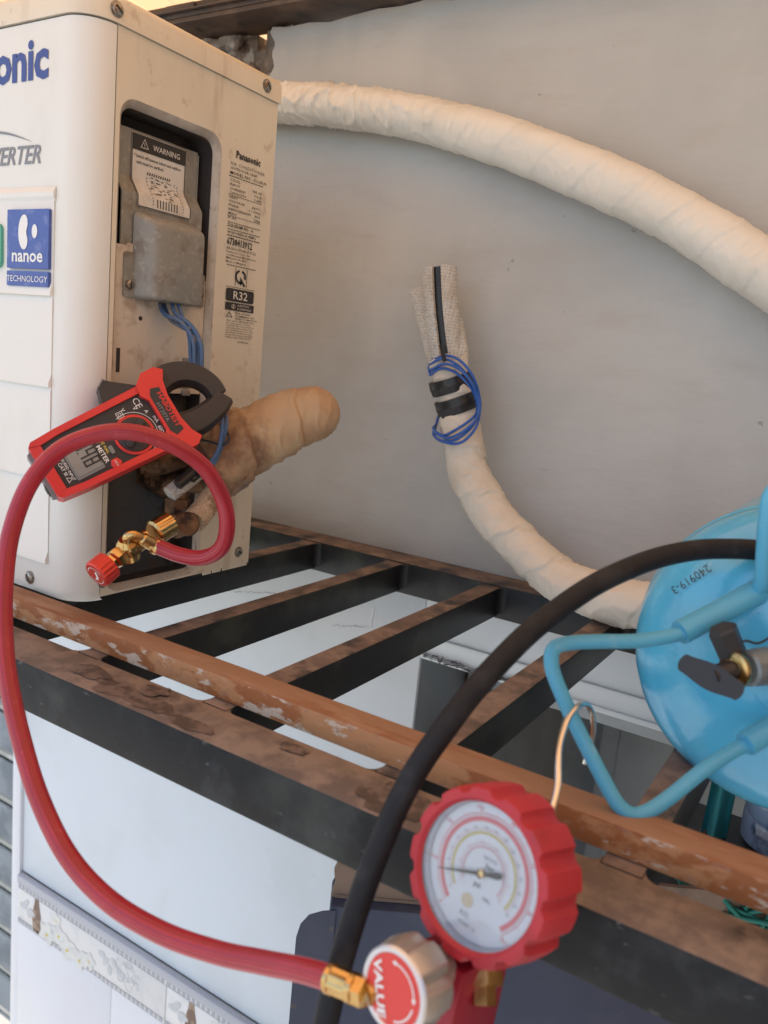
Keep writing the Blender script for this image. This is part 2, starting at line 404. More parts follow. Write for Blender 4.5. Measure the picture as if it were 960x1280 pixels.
def lens_mat():
    m = bpy.data.materials.new('clear_lens'); m.use_nodes = True
    nt = m.node_tree; nt.nodes.remove(nt.nodes['Principled BSDF'])
    t = nt.nodes.new('ShaderNodeBsdfTransparent'); g = nt.nodes.new('ShaderNodeBsdfGlossy'); g.inputs['Roughness'].default_value = .08
    fr = nt.nodes.new('ShaderNodeFresnel'); fr.inputs[0].default_value = 1.45
    mx = nt.nodes.new('ShaderNodeMixShader')
    nt.links.new(fr.outputs[0], mx.inputs[0]); nt.links.new(t.outputs[0], mx.inputs[1]); nt.links.new(g.outputs[0], mx.inputs[2])
    nt.links.new(mx.outputs[0], nt.nodes['Material Output'].inputs[0])
    return m
M['lens'] = lens_mat()
def roof_mat():
    m = bpy.data.materials.new('translucent_roof_sheet'); m.use_nodes = True
    nt = m.node_tree; nt.nodes.remove(nt.nodes['Principled BSDF'])
    t = nt.nodes.new('ShaderNodeBsdfTranslucent'); t.inputs[0].default_value = (.84,.49,.25,1)
    d = nt.nodes.new('ShaderNodeBsdfDiffuse'); d.inputs[0].default_value = (.6,.42,.28,1)
    mx = nt.nodes.new('ShaderNodeMixShader'); mx.inputs[0].default_value = .3
    nt.links.new(t.outputs[0], mx.inputs[1]); nt.links.new(d.outputs[0], mx.inputs[2])
    nt.links.new(mx.outputs[0], nt.nodes['Material Output'].inputs[0])
    return m
M['roof'] = roof_mat()

GZ = -2.1
# ------------------------------------------------------------------ ground and added wall that shapes the light
b = B(); b.add([(-120,-120,GZ),(120,-120,GZ),(120,120,GZ),(-120,120,GZ)], [(0,1,2,3)])
structure(b.build('ground', M['concrete'], recalc=False))
b = B(); b.box(1.55, 1.70, -1.2, 1.02, GZ, .85)  # unseen wall, put in to dim and warm the light on the unit's side
o = b.build('warm_bounce_wall', M['ochre']); tag(o, 'added ochre wall out of view on the right, blocking sky and bouncing warm light', 'wall')

# ------------------------------------------------------------------ house wall
WY = 1.02
hw = thing('house_wall', 'house wall, grey plaster above the steel frame and pale blue paint with tiles below', 'wall', (0, WY, GZ))
def jag(y0, y1, n, x, amp, seed):
    out = []
    for i in range(n+1):
        z = y0+(y1-y0)*i/n
        out.append((x + amp*noise.noise(V(seed, z*14, 0))*2 + amp*.6*noise.noise(V(seed, z*60, 3)), z))
    return out
U, W, D = V(1,0,0), V(0,0,1), V(0,1,0)
# plaster skin with a broken left end
jl = jag(.30, .482, 26, -.888, .016, 4.0)
top = [( -.865 + 2.4*i/60, .478 + .010*noise.noise(V(i*.8, 3, 0)) + .012*min(1, i/20)) for i in range(61)]
poly = [(-1.42, -.275), (1.54, -.275)] + top[::-1] + jl[::-1] + [(-1.42, .30)]
b = B(); b.prism(poly, V(0, WY, 0), U, W, D, .014)
b.build('plaster_skin', M['plaster'], hw)
# masonry core, rough where the plaster has come off
def rough_grid(x0, x1, z0, z1, nx, nz, y, amp, topf=None):
    vs = []; fs = []
    for i in range(nx+1):
        for k in range(nz+1):
            x = x0+(x1-x0)*i/nx; zt = topf(x) if topf else z1
            z = z0+(zt-z0)*k/nz
            n = noise.fractal(V(x*22, z*22, 1.3), .8, 2.1, 4)
            c = noise.cell(V(x*18, z*26, .4))
            vs.append((x, y - amp*n - amp*.5*c, z))
    for i in range(nx):
        for k in range(nz):
            a = i*(nz+1)+k; fs.append((a, a+nz+1, a+nz+2, a+1))
    o = len(vs)
    vs2 = [(v[0], y+.10, v[2]) for v in vs[nz::nz+1]]
    for i in range(nx):
        fs.append((i*(nz+1)+nz, (i+1)*(nz+1)+nz, o+i+1, o+i))
    return vs+vs2, fs
def mtop(x):
    h = .4835 + .004*noise.noise(V(x*30, 0, 5))
    if -.938 < x < -.914: h = .458
    return h
b = B(); b.add(*rough_grid(-1.46, -.86, .25, .47, 150, 56, WY+.013, .010, mtop))
b.build('masonry_core', M['masonry'], hw, sharp=60)
rb = random.Random(3)
for i in range(16):
    x = rb.uniform(-1.14, -.90); z = rb.uniform(.38, .476)
    bm_ = bmesh.new(); bmesh.ops.create_icosphere(bm_, subdivisions=2, radius=1)
    s = rb.uniform(.006, .016)
    for v in bm_.verts:
        v.co *= 1 + .5*noise.noise(v.co*1.6 + V(i*3.3, 0, 0))
        v.co = V(v.co.x*s*1.4, v.co.y*s*.7, v.co.z*s) + V(x, WY+.004, z)
    b = B(); b.bm(bm_); bm_.free(); b.build('rubble', M['masonry'], hw, sharp=50)
b = B(); b.box(-1.49, -.86, WY+.09, WY+.14, -.275, .44)
b.box(-.86, 1.54, WY+.016, WY+.14, -.275, .44); b.build('wall_body', M['plaster'], hw)
# lower painted wall: pier left of the doorway, lintel above it
DX0, DX1, DZ = -.530, 1.25, -.424
b = B(); b.box(-1.475, DX0, WY+.003, WY+.14, -1.20, -.277, .003); b.build('painted_pier', M['lowpaint'], hw)
b = B(); b.box(DX0+.001, 1.54, WY+.002, WY+.14, DZ, -.278, .002)
b.build('painted_lintel', M['lowpaint'], hw)
b = B()
for zz, dp in ((-.392, .005), (DZ+.004, .004)): b.box(DX0+.002, 1.54, WY+.002-dp, WY+.004, zz-.004, zz+.004, .0015)
b.build('lintel_moulding', M['lowpaint'], hw)
# hairline cracks in the paint
b = B()
def crack(x0, z0, x1, z1, n, amp, w=.00035, y=WY+.0015):
    P = [V(x0+(x1-x0)*i/n + amp*noise.noise(V(i*1.3, x0*9, 0)), y, z0+(z1-z0)*i/n + amp*noise.noise(V(i*1.1, 5, x0*7))) for i in range(n+1)]
    for p, q in zip(P, P[1:]):
        ww = w*random.uniform(.3, 1.2)
        b.add([p+V(0,0,-ww), q+V(0,0,-ww), q+V(0,0,ww), p+V(0,0,ww)], [(0,1,2,3)])
pa, pb = atY(415,782,WY), atY(460,784,WY); crack(pa.x, pa.z, pb.x, pb.z, 26, .006)
pa, pb = atY(285,738,WY), atY(345,743,WY); crack(pa.x, pa.z, pb.x, pb.z, 26, .006)
pa, pb = atY(527,822,WY), atY(640,850,WY)
for k in range(3): crack(pa.x+.001, DZ+.004+.003*k, pa.x+.20, DZ+.005+.002*k, 40, .005, .0012, WY-.0035)
b.build('paint_crack', M['ink'], hw, recalc=False)
b = B(); pa = atY(466,760,WY); pb = atY(461,786,WY)
b.add([V(pa.x,WY+.0012,pa.z), V(pb.x,WY+.0012,pb.z), V(pb.x+.0016,WY+.0012,pb.z), V(pa.x+.0016,WY+.0012,pa.z)], [(0,1,2,3)]); b.build('paint_seam', M['whiteink'], hw, recalc=False)
# narrow raised strip down the left end
b = B(); b.box(-1.505, -1.476, WY-.004, WY+.14, GZ, -.277, .002); b.build('end_trim', M['tile'], hw)
# ledge, border tiles, wainscot tiles
LZ = -1.200
b = B(); b.box(-1.474, DX0-.001, WY-.012, WY+.003, LZ-.020, LZ, .003); b.build('tile_ledge', M['ledge'], hw)
BT, BB = LZ-.021, -1.322
TL = .50
for i in range(2):
    x0 = -1.474+i*(TL-.0265); x1 = min(x0+TL-.028, DX0-.002)
    b = B(); b.box(x0, x1, WY-.008, WY+.10, BB, BT, .0015)
    bt = b.build('border_tile', M['bordertile'], hw)
    yy = WY-.0086
    b = B()
    nk = int((x1-x0)/.0130)
    for k in range(nk):
        xa = x0+.002+k*.0130
        for zz in (BT-.011, BB+.002):
            b.box(xa, xa+.0085, yy, yy+.0004, zz, zz+.009)
    for zz in (BT-.0125, BB+.0115): b.box(x0+.001, x1-.001, yy, yy+.0004, zz, zz+.0009)
    b.build('edge_print', M['greyprint'], bt)
    # ornament: vase, orchids, scrolls
    zc = (BT+BB)/2
    b = B()
    vz = [(0,.5),(.06,.8),(.3,1.0),(.55,.95),(.8,.6),(.95,.45),(1,.5)]
    H = .082; vx = x0+.068; zb = BB+.006
    pl = [(vx+.015*r, zb+H*h) for h, r in vz] + [(vx-.015*r, zb+H*h) for h, r in vz[::-1]]
    b.flat(pl, V(0, yy, 0), U, W); b.build('vase_print', M['brownprint'], bt, recalc=False)
    def blob(bb, cx, cz, rx, rz, rot, n=14, wob=.2, sd=0, y=yy):
        pl = []
        for q in range(n):
            a = 2*math.pi*q/n; r = 1+wob*noise.noise(V(math.cos(a)*1.5+sd, math.sin(a)*1.5, sd*1.7))
            px_, pz_ = rx*r*math.cos(a), rz*r*math.sin(a)
            pl.append((cx+px_*math.cos(rot)-pz_*math.sin(rot), cz+px_*math.sin(rot)+pz_*math.cos(rot)))
        bb.flat(pl, V(0, y, 0), U, W)
    leaves, petals, hearts = B(), B(), B()
    for q, (fx, fz, s) in enumerate(((.105,-.028,.022), (.145,-.012,.020), (.175,-.030,.024), (.215,-.036,.020), (.245,-.024,.016), (.135,.020,.014))):
        for k in range(5):
            a = rad(72*k+20*q)
            blob(petals, x0+fx+s*.55*math.cos(a), zc+fz+s*.55*math.sin(a), s*.78, s*.52, a, sd=q+k, y=yy-.0001-.000004*(q*5+k))
        blob(hearts, x0+fx, zc+fz-.2*s, s*.24, s*.16, .4*q, sd=q, y=yy-.0003)
    for q in range(4):
        blob(leaves, x0+.02+.01*q, zc+.012*math.sin(q*2), .012, .007, q*.9, sd=q*3, y=yy-.00004-.00001*q)
        blob(leaves, x0+.285+.012*q, zc+.014*math.sin(q*2+1), .012, .007, q*.8, sd=q*5, y=yy-.00004-.00001*q)
    leaves.build('leaf_print', M['palegrey'], bt, recalc=False)  # pale grey leaf shapes of the printed ornament
    petals.build('petal_print', M['petal'], bt, recalc=False)
    hearts.build('heart_print', M['yellow'], bt, recalc=False)
    b = B()
    cx0 = x0+.36
    for q in range(26):
        ax_ = rb.uniform(-.032, .032); az_ = rb.uniform(-.028, .030); r = rb.uniform(.004, .010); a0 = rb.uniform(0, 6.28)
        b.ring(r, r+.0011, a0, a0+rb.uniform(2.5, 5), V(cx0+ax_, yy-.0001-.0001*q/26, zc+az_), U, W, 10)
    b.build('scroll_print', M['palegrey'], bt, recalc=False)
for i in range(3):
    for k in range(2):
        x0 = -1.474+i*.3155; x1 = min(x0+.3145, DX0-.002); z1 = BB-.0015-k*.39; z0 = z1-.3885
        b = B(); b.box(x0, x1, WY-.007, WY+.10, max(z0, GZ), z1, .0015); b.build('wainscot_tile', M['tile'], hw)
# doorway interior
b = B(); b.box(DX0-.10, DX0, WY+.142, WY+.75, GZ, DZ+.1); b.box(DX0-.002+.0005, DX0+.0008, WY+.006, WY+.1415, GZ, DZ); b.build('reveal_side', M['reveal'], hw)
b = B(); b.box(DX0, DX1, WY+.142, WY+.75, DZ, DZ+.08); b.build('reveal_soffit', M['reveal'], hw)
b = B(); b.box(DX0-.1, DX1+.1, WY+.751, WY+.80, GZ, DZ+.1); b.build('back_wall', M['reveal'], hw)
b = B(); b.box(DX1, DX1+.3, WY+.003, WY+.75, GZ, DZ); b.build('reveal_pier', M['reveal'], hw)
b = B(); b.box(DX0+.02, DX1-.02, WY+.14, WY+.17, DZ-.075, DZ-.002, .002); b.build('door_head', M['doorgrey'], hw)
b = B()
for k in range(4):
    b.box(-.42+k*.36, -.07+k*.36, WY+.70, WY+.735, GZ, DZ-.20, .004)
    b.box(-.38+k*.36, -.11+k*.36, WY+.694, WY+.702, GZ+.5, DZ-.27, .004)
b.build('grey_cupboard_front', M['doorgrey'], hw)
b = B(); b.box(DX0+.001, DX0+.012, WY+.17, WY+.215, DZ-.12, DZ-.06, .003); b.build('switch_box', M['dark'], hw)

# ------------------------------------------------------------------ slatted shutter left of the wall
sh = thing('slatted_shutter', 'dark blue slatted metal shutter beyond the left end of the tiled wall', 'shutter', (-2.2, 1.3, GZ))
for i in range(15):
    z1 = -.655-.140*i; z0 = z1-.105
    if z0 < GZ: break
    b = B(); b.prism([(0,0),(.012,.004),(.012,.100),(0,.105),(-.004,.05)], V(-3.4,1.30,z0), V(0,1,0), W, U, 2.1); b.build('slat', M['slat'], sh)
    b = B(); b.box(-3.4, -1.3, 1.31, 1.325, z0-.034, z0-.001, .003); b.build('rail_strip', M['slatlight'], sh)
b = B(); b.box(-3.4, -1.3, 1.33, 1.36, GZ, -.5); b.build('shutter_back', M['slat'], sh)

# ------------------------------------------------------------------ roof beam and roof sheet
bmt = thing('roof_beam', 'dark brown steel beam along the top of the grey wall', 'beam', (0, .985, .484))
b = B()
b.box(-2.2, 1.5, .965, 1.045, .484, .491, .001); b.box(-2.2, 1.5, .965, .972, .4915, .511, .001); b.box(-2.2, 1.5, .973, 1.045, .505, .511, .001)
b.build('channel', M['beam'], bmt)
b = B(); b.box(-2.2, 1.5, .957, .9645, .4975, .5005, .001); b.build('weld_lip', M['beam'], bmt)
for i in range(8):
    b = B(); b.box(-1.9+i*.42, -1.84+i*.42, .960, .9645, .5015, .509, .001); b.build('cleat', M['beam'], bmt)
b = B()
vs = []; fs = []
nx = 240
for i in range(nx+1):
    x = -2.3+3.85*i/nx; dz = .012*math.sin(x*2*math.pi/.075)
    vs += [(x, -.6, .90+dz), (x, 2.60, .445+dz)]
for i in range(nx): fs.append((2*i, 2*i+2, 2*i+3, 2*i+1))
b.add(vs, fs); o = b.build('roof_sheet', M['roof'], recalc=False); tag(o, 'orange tinted corrugated translucent roof sheet above the wall and beam', 'roof')

# ------------------------------------------------------------------ steel frame
ZF = -.273
fr = thing('steel_frame', 'black painted steel frame of box bars fixed along the wall, dusty brown on top', 'frame', (-.3, .70, -.317))
b = B(); b.box(-1.7, 1.45, .397, .444, -.3165, ZF, .0025); rail = b.build('front_rail', M['rail'], fr)
b = B(); b.box(-1.7, 1.45, .965, 1.0175, -.317, ZF+.001, .002); b.build('back_rail', M['steel'], fr)
for x in (-1.32,-1.165,-1.01,-.86,-.705,-.5545,-.405,-.243,-.086,.070,.225,.38,.535,.69):
    b = B(); b.box(x-.0125, x+.0125, .4445, .9645, -.313, ZF-.0005, .002); b.build('cross_bar', M['steel'], fr)
for x in (-.705,-.5545,-.405,-.243,-.086):
    for sx in (-1, 1):
        for yb_, sy in ((.4440, 1), (.9648, -1)):
            rf = .009
            pl = [(0,0)] + [(rf-rf*math.sin(rad(a)), rf-rf*math.cos(rad(a))) for a in range(0, 91, 15)]
            pl = [(p[0], p[1]) for p in pl]
            b = B(); b.prism(pl, V(x+sx*.0124, yb_, ZF-.0012), V(sx,0,0), V(0,sy,0), V(0,0,-1), .034); b.build('weld_fillet', M['steel'], fr)
# damp patches on the dust of the front rail
for (x, y, rx, ry, sd) in ((-.475,.413,.030,.012,1), (-.438,.412,.020,.010,2), (-.455,.430,.012,.010,9), (-.395,.409,.020,.008,3), (-.222,.420,.024,.020,4), (-.52,.42,.022,.010,6), (-.315,.430,.012,.007,5)):
    pl = []
    for q in range(36):
        a = 2*math.pi*q/36; r = 1+.45*noise.noise(V(math.cos(a)*1.4+sd*5, math.sin(a)*1.4, sd))+.2*noise.noise(V(math.cos(a)*5+sd*5, math.sin(a)*5, sd))
        pl.append((x+rx*r*math.cos(a), min(.4425, max(.3995, y+ry*r*math.sin(a)))))
    b = B(); b.flat(pl, V(0,0,ZF+.0003+.00012*sd), U, V(0,1,0)); b.build('damp_patch', M['stain'], rail, recalc=False)
b = B(); b.box(-1.7, 1.45, .455, .481, ZF+.0005, -.2535, .0006)
bat = b.build('batten', [M['batten'], M['batten_edge']])
for p in bat.data.polygons:
    if p.normal.y < -.5: p.material_index = 1
tag(bat, 'long rust brown batten with flaking front edge lying across the black cross bars', 'batten')

# ------------------------------------------------------------------ outdoor unit
AX = -.628; AZ0, AZ1 = -.253, .267; AYF, AYB = .485, .735; AXL = -1.41
ac = thing('outdoor_unit', 'cream air conditioner outdoor unit with its side service cover removed', 'air conditioner', (-1.0, .60, -.2725))
# bent front sheet with round corner
R_ = .030
pathxy = [(AXL, AYF)] + [(AX-R_+R_*math.sin(t), AYF+R_-R_*math.cos(t)) for t in [rad(a) for a in range(0, 91, 9)]]
vs = []; fs = []
levels = [(AZ0-.005, .008), (AZ0-.002, .003), (AZ0+.005, 0), (AZ1-.001, 0)]
for z, ins in levels:
    for (x, y) in pathxy: vs.append((x-ins*.6, y+ins, z))
n = len(pathxy)
for j in range(len(levels)-1):
    for i in range(n-1): fs.append((j*n+i, j*n+i+1, (j+1)*n+i+1, (j+1)*n+i))
b = B(); b.add(vs, fs); fp = b.build('front_panel', M['unit_front'], ac, sharp=60, recalc=False)
# pressed louvre steps on the front
b = B()
zs = [.118, .031, -.052, -.140, -.222]
for i in range(4):
    z1, z0 = zs[i], zs[i+1]
    pr = [(0, z1), (-.0012, z1-.004), (-.0006, z0+.012), (-.0036, z0+.004), (-.0034, z0), (0, z0)]
    b.prism([(p[0]+.0, p[1]) for p in pr], V(AXL+.01, AYF-.0002, 0), V(0,1,0), W, U, (-.6665-AXL-.01))
b.prism([(0,.127),(-.0026,.122),(-.0026,.118),(0,.1135)], V(AXL+.01, AYF-.0003, 0), V(0,1,0), W, U, (-.6655-AXL-.01))
b.build('front_louvre', M['unit_front'], fp, sharp=25)
# right-hand side sheet with the service opening
OY = V(0,1,0); OX = V(AX,0,0)
hole_o = rrect(.5215, .6520, -.251, .2125, .018)
hole_i = rrect(.5275, .6460, -.245, .2060, .014)
outer = [(.5165, AZ0), (AYB, AZ0), (AYB, AZ1), (.5165, AZ1)]
b = B(); b.prism(outer, V(AX-.0006,0,0), OY, W, V(-1,0,0), .0015, holes=[hole_o[::-1]])
sp_ = b.build('side_panel', M['unit'], ac)
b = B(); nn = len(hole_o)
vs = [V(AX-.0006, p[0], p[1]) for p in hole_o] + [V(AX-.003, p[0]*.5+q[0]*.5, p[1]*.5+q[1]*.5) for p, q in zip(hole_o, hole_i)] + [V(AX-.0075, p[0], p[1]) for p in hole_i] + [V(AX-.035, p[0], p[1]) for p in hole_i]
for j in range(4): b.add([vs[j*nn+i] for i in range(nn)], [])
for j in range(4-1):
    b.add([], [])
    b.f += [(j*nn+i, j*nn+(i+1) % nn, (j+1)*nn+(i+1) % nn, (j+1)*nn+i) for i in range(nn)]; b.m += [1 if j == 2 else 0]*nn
b.build('opening_rim', [M['rim'], M['dark']], sp_, recalc=False, sharp=60)  # inner wall of the opening coloured near-black as recess shade
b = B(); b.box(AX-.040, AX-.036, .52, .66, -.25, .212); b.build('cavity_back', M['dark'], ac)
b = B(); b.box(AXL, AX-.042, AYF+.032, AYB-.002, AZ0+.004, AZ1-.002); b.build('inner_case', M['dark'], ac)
# rear return and bottom lip with drain notches
b = B(); b.box(AXL, AX-.002, AYB-.002, AYB, AZ0, AZ1); b.build('rear_panel', M['unit'], ac)
b = B()
for y0, y1 in ((.6605, .674), (.6765, .690), (.693, AYB)): b.box(AX-.004, AX-.0023, y0, y1, AZ0-.004, AZ0+.006, .0005)
b.build('bottom_lip', M['unit'], ac)
# lid with a sloping, overhanging skirt
vs = []; fs = []
ring0 = [(AXL, AYF-.002), (AX-R_, AYF-.002)] + [(AX-R_+(R_+.002)*math.sin(t), AYF+R_-(R_+.002)*math.cos(t)) for t in [rad(a) for a in range(9, 91, 9)]] + [(AX+.002, AYB+.002), (AXL, AYB+.002)]
n = len(ring0)
cx_, cy_ = -1.0, .61
def inset(p, d):
    x, y = p
    return (x - d*(1 if x > cx_ else -1), y + d*(1 if y < cy_ else -1))
for z, d in ((AZ1+.0005, 0), (AZ1+.018, .0005), (AZ1+.022, .002), (AZ1+.0245, .006), (AZ1+.0250, .014)):
    for p in ring0:
        q = inset(p, d); vs.append((q[0], q[1], z))
for j in range(4):
    for i in range(n): fs.append((j*n+i, j*n+(i+1) % n, (j+1)*n+(i+1) % n, (j+1)*n+i))
fs.append(tuple(4*n+i for i in range(n))); fs.append(tuple(range(n))[::-1])
b = B(); b.add(vs, fs); lid = b.build('lid', M['unit'], ac, sharp=50)
def screw(c, ax, parent, r=.0055):
    b = B()
    b.lathe(c, ax, [(0, r*1.25), (.0006, r*1.25), (.0007, r), (.0022, r*.95), (.0030, r*.72), (.0032, r*.3)], 18)
    b.box(-r*.75, r*.75, -r*.13, r*.13, 0, .0004, M=Matrix.Translation(c+ax*.00325) @ ax.to_track_quat('Z', 'Y').to_matrix().to_4x4() @ Matrix.Rotation(random.uniform(0, 3), 4, 'Z'), mi=1)
    return b.build('screw', [M['screw'], M['ink']], parent)
XP = V(1,0,0)
screw(V(AX+.0015,.513,AZ1+.0105), XP, lid); screw(V(AX+.0015,.712,AZ1+.0115), XP, lid)
screw(V(AX-.0006,.716,-.237), XP, ac, .005)
screw(V(-.694, AYF, -.242), V(0,-1,0), ac, .0055)
screw(V(AX-.0006,.5235-.004,-.238), XP, ac, .005)
# front lettering
yf = AYF-.0006
b = B(); b.text('Panasonic', .0480, V(-.679, yf, .2195), U, W, bold=.03, align='RIGHT', sp=.97); b.build('brand_lettering', M['blueink'], fp, recalc=False)
b = B(); b.text('INVERTER', .0225, V(-.6885, yf, .1475), U, W, bold=.015, shear=.28, align='RIGHT', sp=.97)
pl = []
for i in range(15): t = i/14; pl.append((-.80+.101*t, .1655+.011*math.sin(math.pi*min(1,t*.75+.25))))
pl2 = [(x, z+.0022*math.sin(math.pi*(i/14))) for i, (x, z) in enumerate(pl)]
b.flat(pl+pl2[::-1], V(0,yf,0), U, W); b.build('inverter_lettering', M['inkgrey'], fp, recalc=False)
yb = AYF-.0042
b = B(); b.prism(rrect(-.731,-.6695,.0545,.107,.001), V(0,yb,0), U, W, D, .004)
b.prism(rrect(-.731,-.6695,.0385,.0520,.001), V(0,yb,0), U, W, D, .004); bd = b.build('blue_badge', M['bluebadge'], fp)
b = B(); yw = yb-.0004
b.flat([(-.705+.0085*math.cos(a)*(1-.25*math.cos(a) if math.cos(a) > 0 else 1)-.003*math.exp(-(math.sin(a)/.35)**2)*(1 if math.cos(a) > 0 else 0), .0868+.0155*math.sin(a)) for a in [2*math.pi*i/36 for i in range(36)]], V(0,yw,0), U, W)
b.flat([(-.6895+.0040*math.cos(a), .0875+.0062*math.sin(a)) for a in [2*math.pi*i/20 for i in range(20)]], V(0,yw,0), U, W)
b.text('nanoe', .0165, V(-.7003, yw, .0605), U, W, bold=.02, align='CENTER', sx=1.15)
b.text('TECHNOLOGY', .0078, V(-.7003, yw, .0424), U, W, bold=.0, align='CENTER', sx=1.15)
b.build('badge_lettering', M['whiteink'], bd, recalc=False)
b = B(); b.prism(rrect(-.80,-.741,.0545,.095,.006), V(0,yb,0), U, W, D, .004); b.build('green_badge', M['greenbadge'], fp)
# printed rating label on the side sheet
xl = AX+.0002
b = B()
ZA = [(.2120,.2075),(.1990,.1945),(.1985,.1925),(.1935,.1880),(.1870,.1838),(.1800,.1788),(.1782,.1768),(.1715,.1718),(.1067,.1345),(.1010,.1310),(.0960,.1262),(.0938,.1238),(.0882,.1196),(.0865,.1176),(.0865-.0005,.1170),(.0780,.1080),(.0725,.1030),(.0499,.0900),(.0470,.0874),(.0345,.0772),(.0205,.0650),(.0175,.0635),(.0010,.0500),(-.0010,.0487),(-.0115,.0405),(-.0135,.0390),(-.0300,.0290),(-.0660,.0110),(-.0715,.0060),(-.09,-.0035)]
def squash(bb):
    for v in bb.v:
        for (a, c), (a2, c2) in zip(ZA, ZA[1:]):
            if a2 <= v.z <= a: v.z = c+(c2-c)*(a-v.z)/(a-a2); break
    return bb
def lab(t, y, z, s, bold=0, sp=1.0, al='LEFT', sx=1): b.text(t, s, V(xl, y, z), OY, W, bold=bold, sp=sp, align=al, sx=sx, res=1)
def dash(y0, y1, z, w=.0007):
    y = y0
    while y < y1: b.box(xl-.0003, xl, y, min(y+.0032, y1), z-w/2, z+w/2); y += .0042
lab('Panasonic', .6725, .2010, .0098, .035)
lab('AIR CONDITIONER', .6650, .1935, .0052, .0, 1.25)
lab('OUTDOOR UNIT', .6650, .1870, .0056, .01)
lab('MODEL NO. CU-XU9', .6650, .1800, .0062, .01)
dash(.6640, .7180, .1782)
rows = [('COOL', ''), ('INPUT', '785 W'), ('CURRENT', '3.8 A'), ('CAPACITY', '9,040'), ('HEAT', ''), ('VOLTAGE', '220V~'), ('PHASE', '1 / 50Hz'), ('REFRIGERANT', 'R32'), ('MASS', '26kg'), ('IP X4', '')]
z = .1715
for i, (l_, r__) in enumerate(rows):
    lab(l_, .6655, z, .0056, .008); 
    if r__: lab(r__, .7165, z, .0056, .008, al='RIGHT')
    z -= .0072
    if i in (3, 8): dash(.6645, .7175, z+.0050)
dash(.6660, .7175, .0975+.0035); lab('DIAGRAM NO. 16', .6660, .0960, .0052, .008); dash(.6665, .7175, .0938)
lab('HIGH PRESS 4.15MPa', .6662, .0882, .0050, .008); dash(.6665, .7175, .0865)
squash(b).build('rating_print', M['ink'], sp_, recalc=False)
b = B()
b.text('6738413912', .0092, V(xl,.6660,.1000-.022), OY, W, bold=.02, sp=.95, sx=.92, res=1)
for k, t in enumerate(('PRODUCTION 0717-22', 'Panasonic Corp. Air', 'conditioning Manufacture', 'Malaysia Sdn Bhd', 'Made in Malaysia')):
    b.text(t, .0046, V(xl,.6662,.0725-k*.0054-(0 if k < 4 else .001)), OY, W, bold=.006, res=1)
squash(b).build('serial_print', M['ink'], sp_, recalc=False)
b = B()
qz = .0300-.0  # quality mark
def dsh(y0, y1, z):
    y = y0
    while y < y1: b.box(xl-.0003, xl, y, min(y+.0032, y1), z-.00035, z+.00035); y += .0042
# rows below use the measured heights on the sheet
b.ring(.0060,.0088, rad(-20), rad(75), V(xl,.6905,.0345), OY, W, 14); b.ring(.0060,.0088, rad(105), rad(285), V(xl,.6905,.0345), OY, W, 20)
b.flat([(.690,.0350),(.6990,.0238),(.6962,.0228),(.6935,.0265),(.6905,.0235)], V(xl,0,0), OY, W)
dsh(.6685,.7150,.0470); dsh(.6685,.7150,.0205)
b.box(xl-.0003, xl, .6825,.6829,.0225,.0450); b.box(xl-.0003, xl, .7005,.7009,.0225,.0450)
squash(b).build('quality_mark', M['ink'], sp_, recalc=False)
b = B(); b.flat(rrect(.6690,.7140,.0010,.0175,.003), V(xl,0,0), OY, W); b.flat([(.6690,-.0115),(.7150,-.0115),(.7150,-.0010),(.6690,-.0010)], V(xl,0,0), OY, W)
pn = squash(b).build('refrigerant_plate', M['ink'], sp_, recalc=False)
b = B(); b.text('R32', .0150, V(xl+.0003,.6915,.0042), OY, W, bold=.01, align='CENTER')
b.text('CAUTION', .0042, V(xl+.0003,.6880,-.0055), OY, W); b.text('FLAMMABLE', .0042, V(xl+.0003,.6880,-.0100), OY, W)
b.ring(.0024,.0030,0,6.28,V(xl+.0003,.6815,-.0062), OY, W, 14); b.box(xl, xl+.0003,.6811,.6819,-.0092,-.003)
squash(b).build('plate_lettering', M['paper'], pn, recalc=False)
b = B()
def tri(cy, cz, s, w, bb, X0, UU=OY, WW=W):
    P = lambda k, r: (cy+r*math.cos(rad(90+120*k)), cz+r*math.sin(rad(90+120*k)))
    bb.flat([P(0,s),P(1,s),P(2,s)], X0, UU, WW, holes=[[P(0,s-2*w),P(2,s-2*w),P(1,s-2*w)]])
tri(.6760,-.0200,.0065,.0009,b,V(xl,0,0))
for k, t in enumerate(('RISK OF FIRE', 'FLAMMABLE GAS', 'REFER TO MANUAL')): b.text(t, .0042, V(xl,.6855,-.0170-k*.0047), OY, W, bold=.004, res=1)
for k, t in enumerate(('This unit is filled with R32', 'Do not pierce or burn', 'ventilate the room before', 'servicing this product by', 'the qualified persons only', 'and keep all flames away', 'Read the manual carefully', 'before any maintenance')):
    b.text(t, .0043, V(xl,.6720,-.0310-k*.0050), OY, W, bold=.006 if k > 5 else .002, res=1)
b.text('ACXF55-A1', .0036, V(xl,.7100,-.0715), OY, W, align='RIGHT', res=1)
squash(b).build('caution_print', M['ink'], sp_, recalc=False)

# terminal bracket with the bent warning label

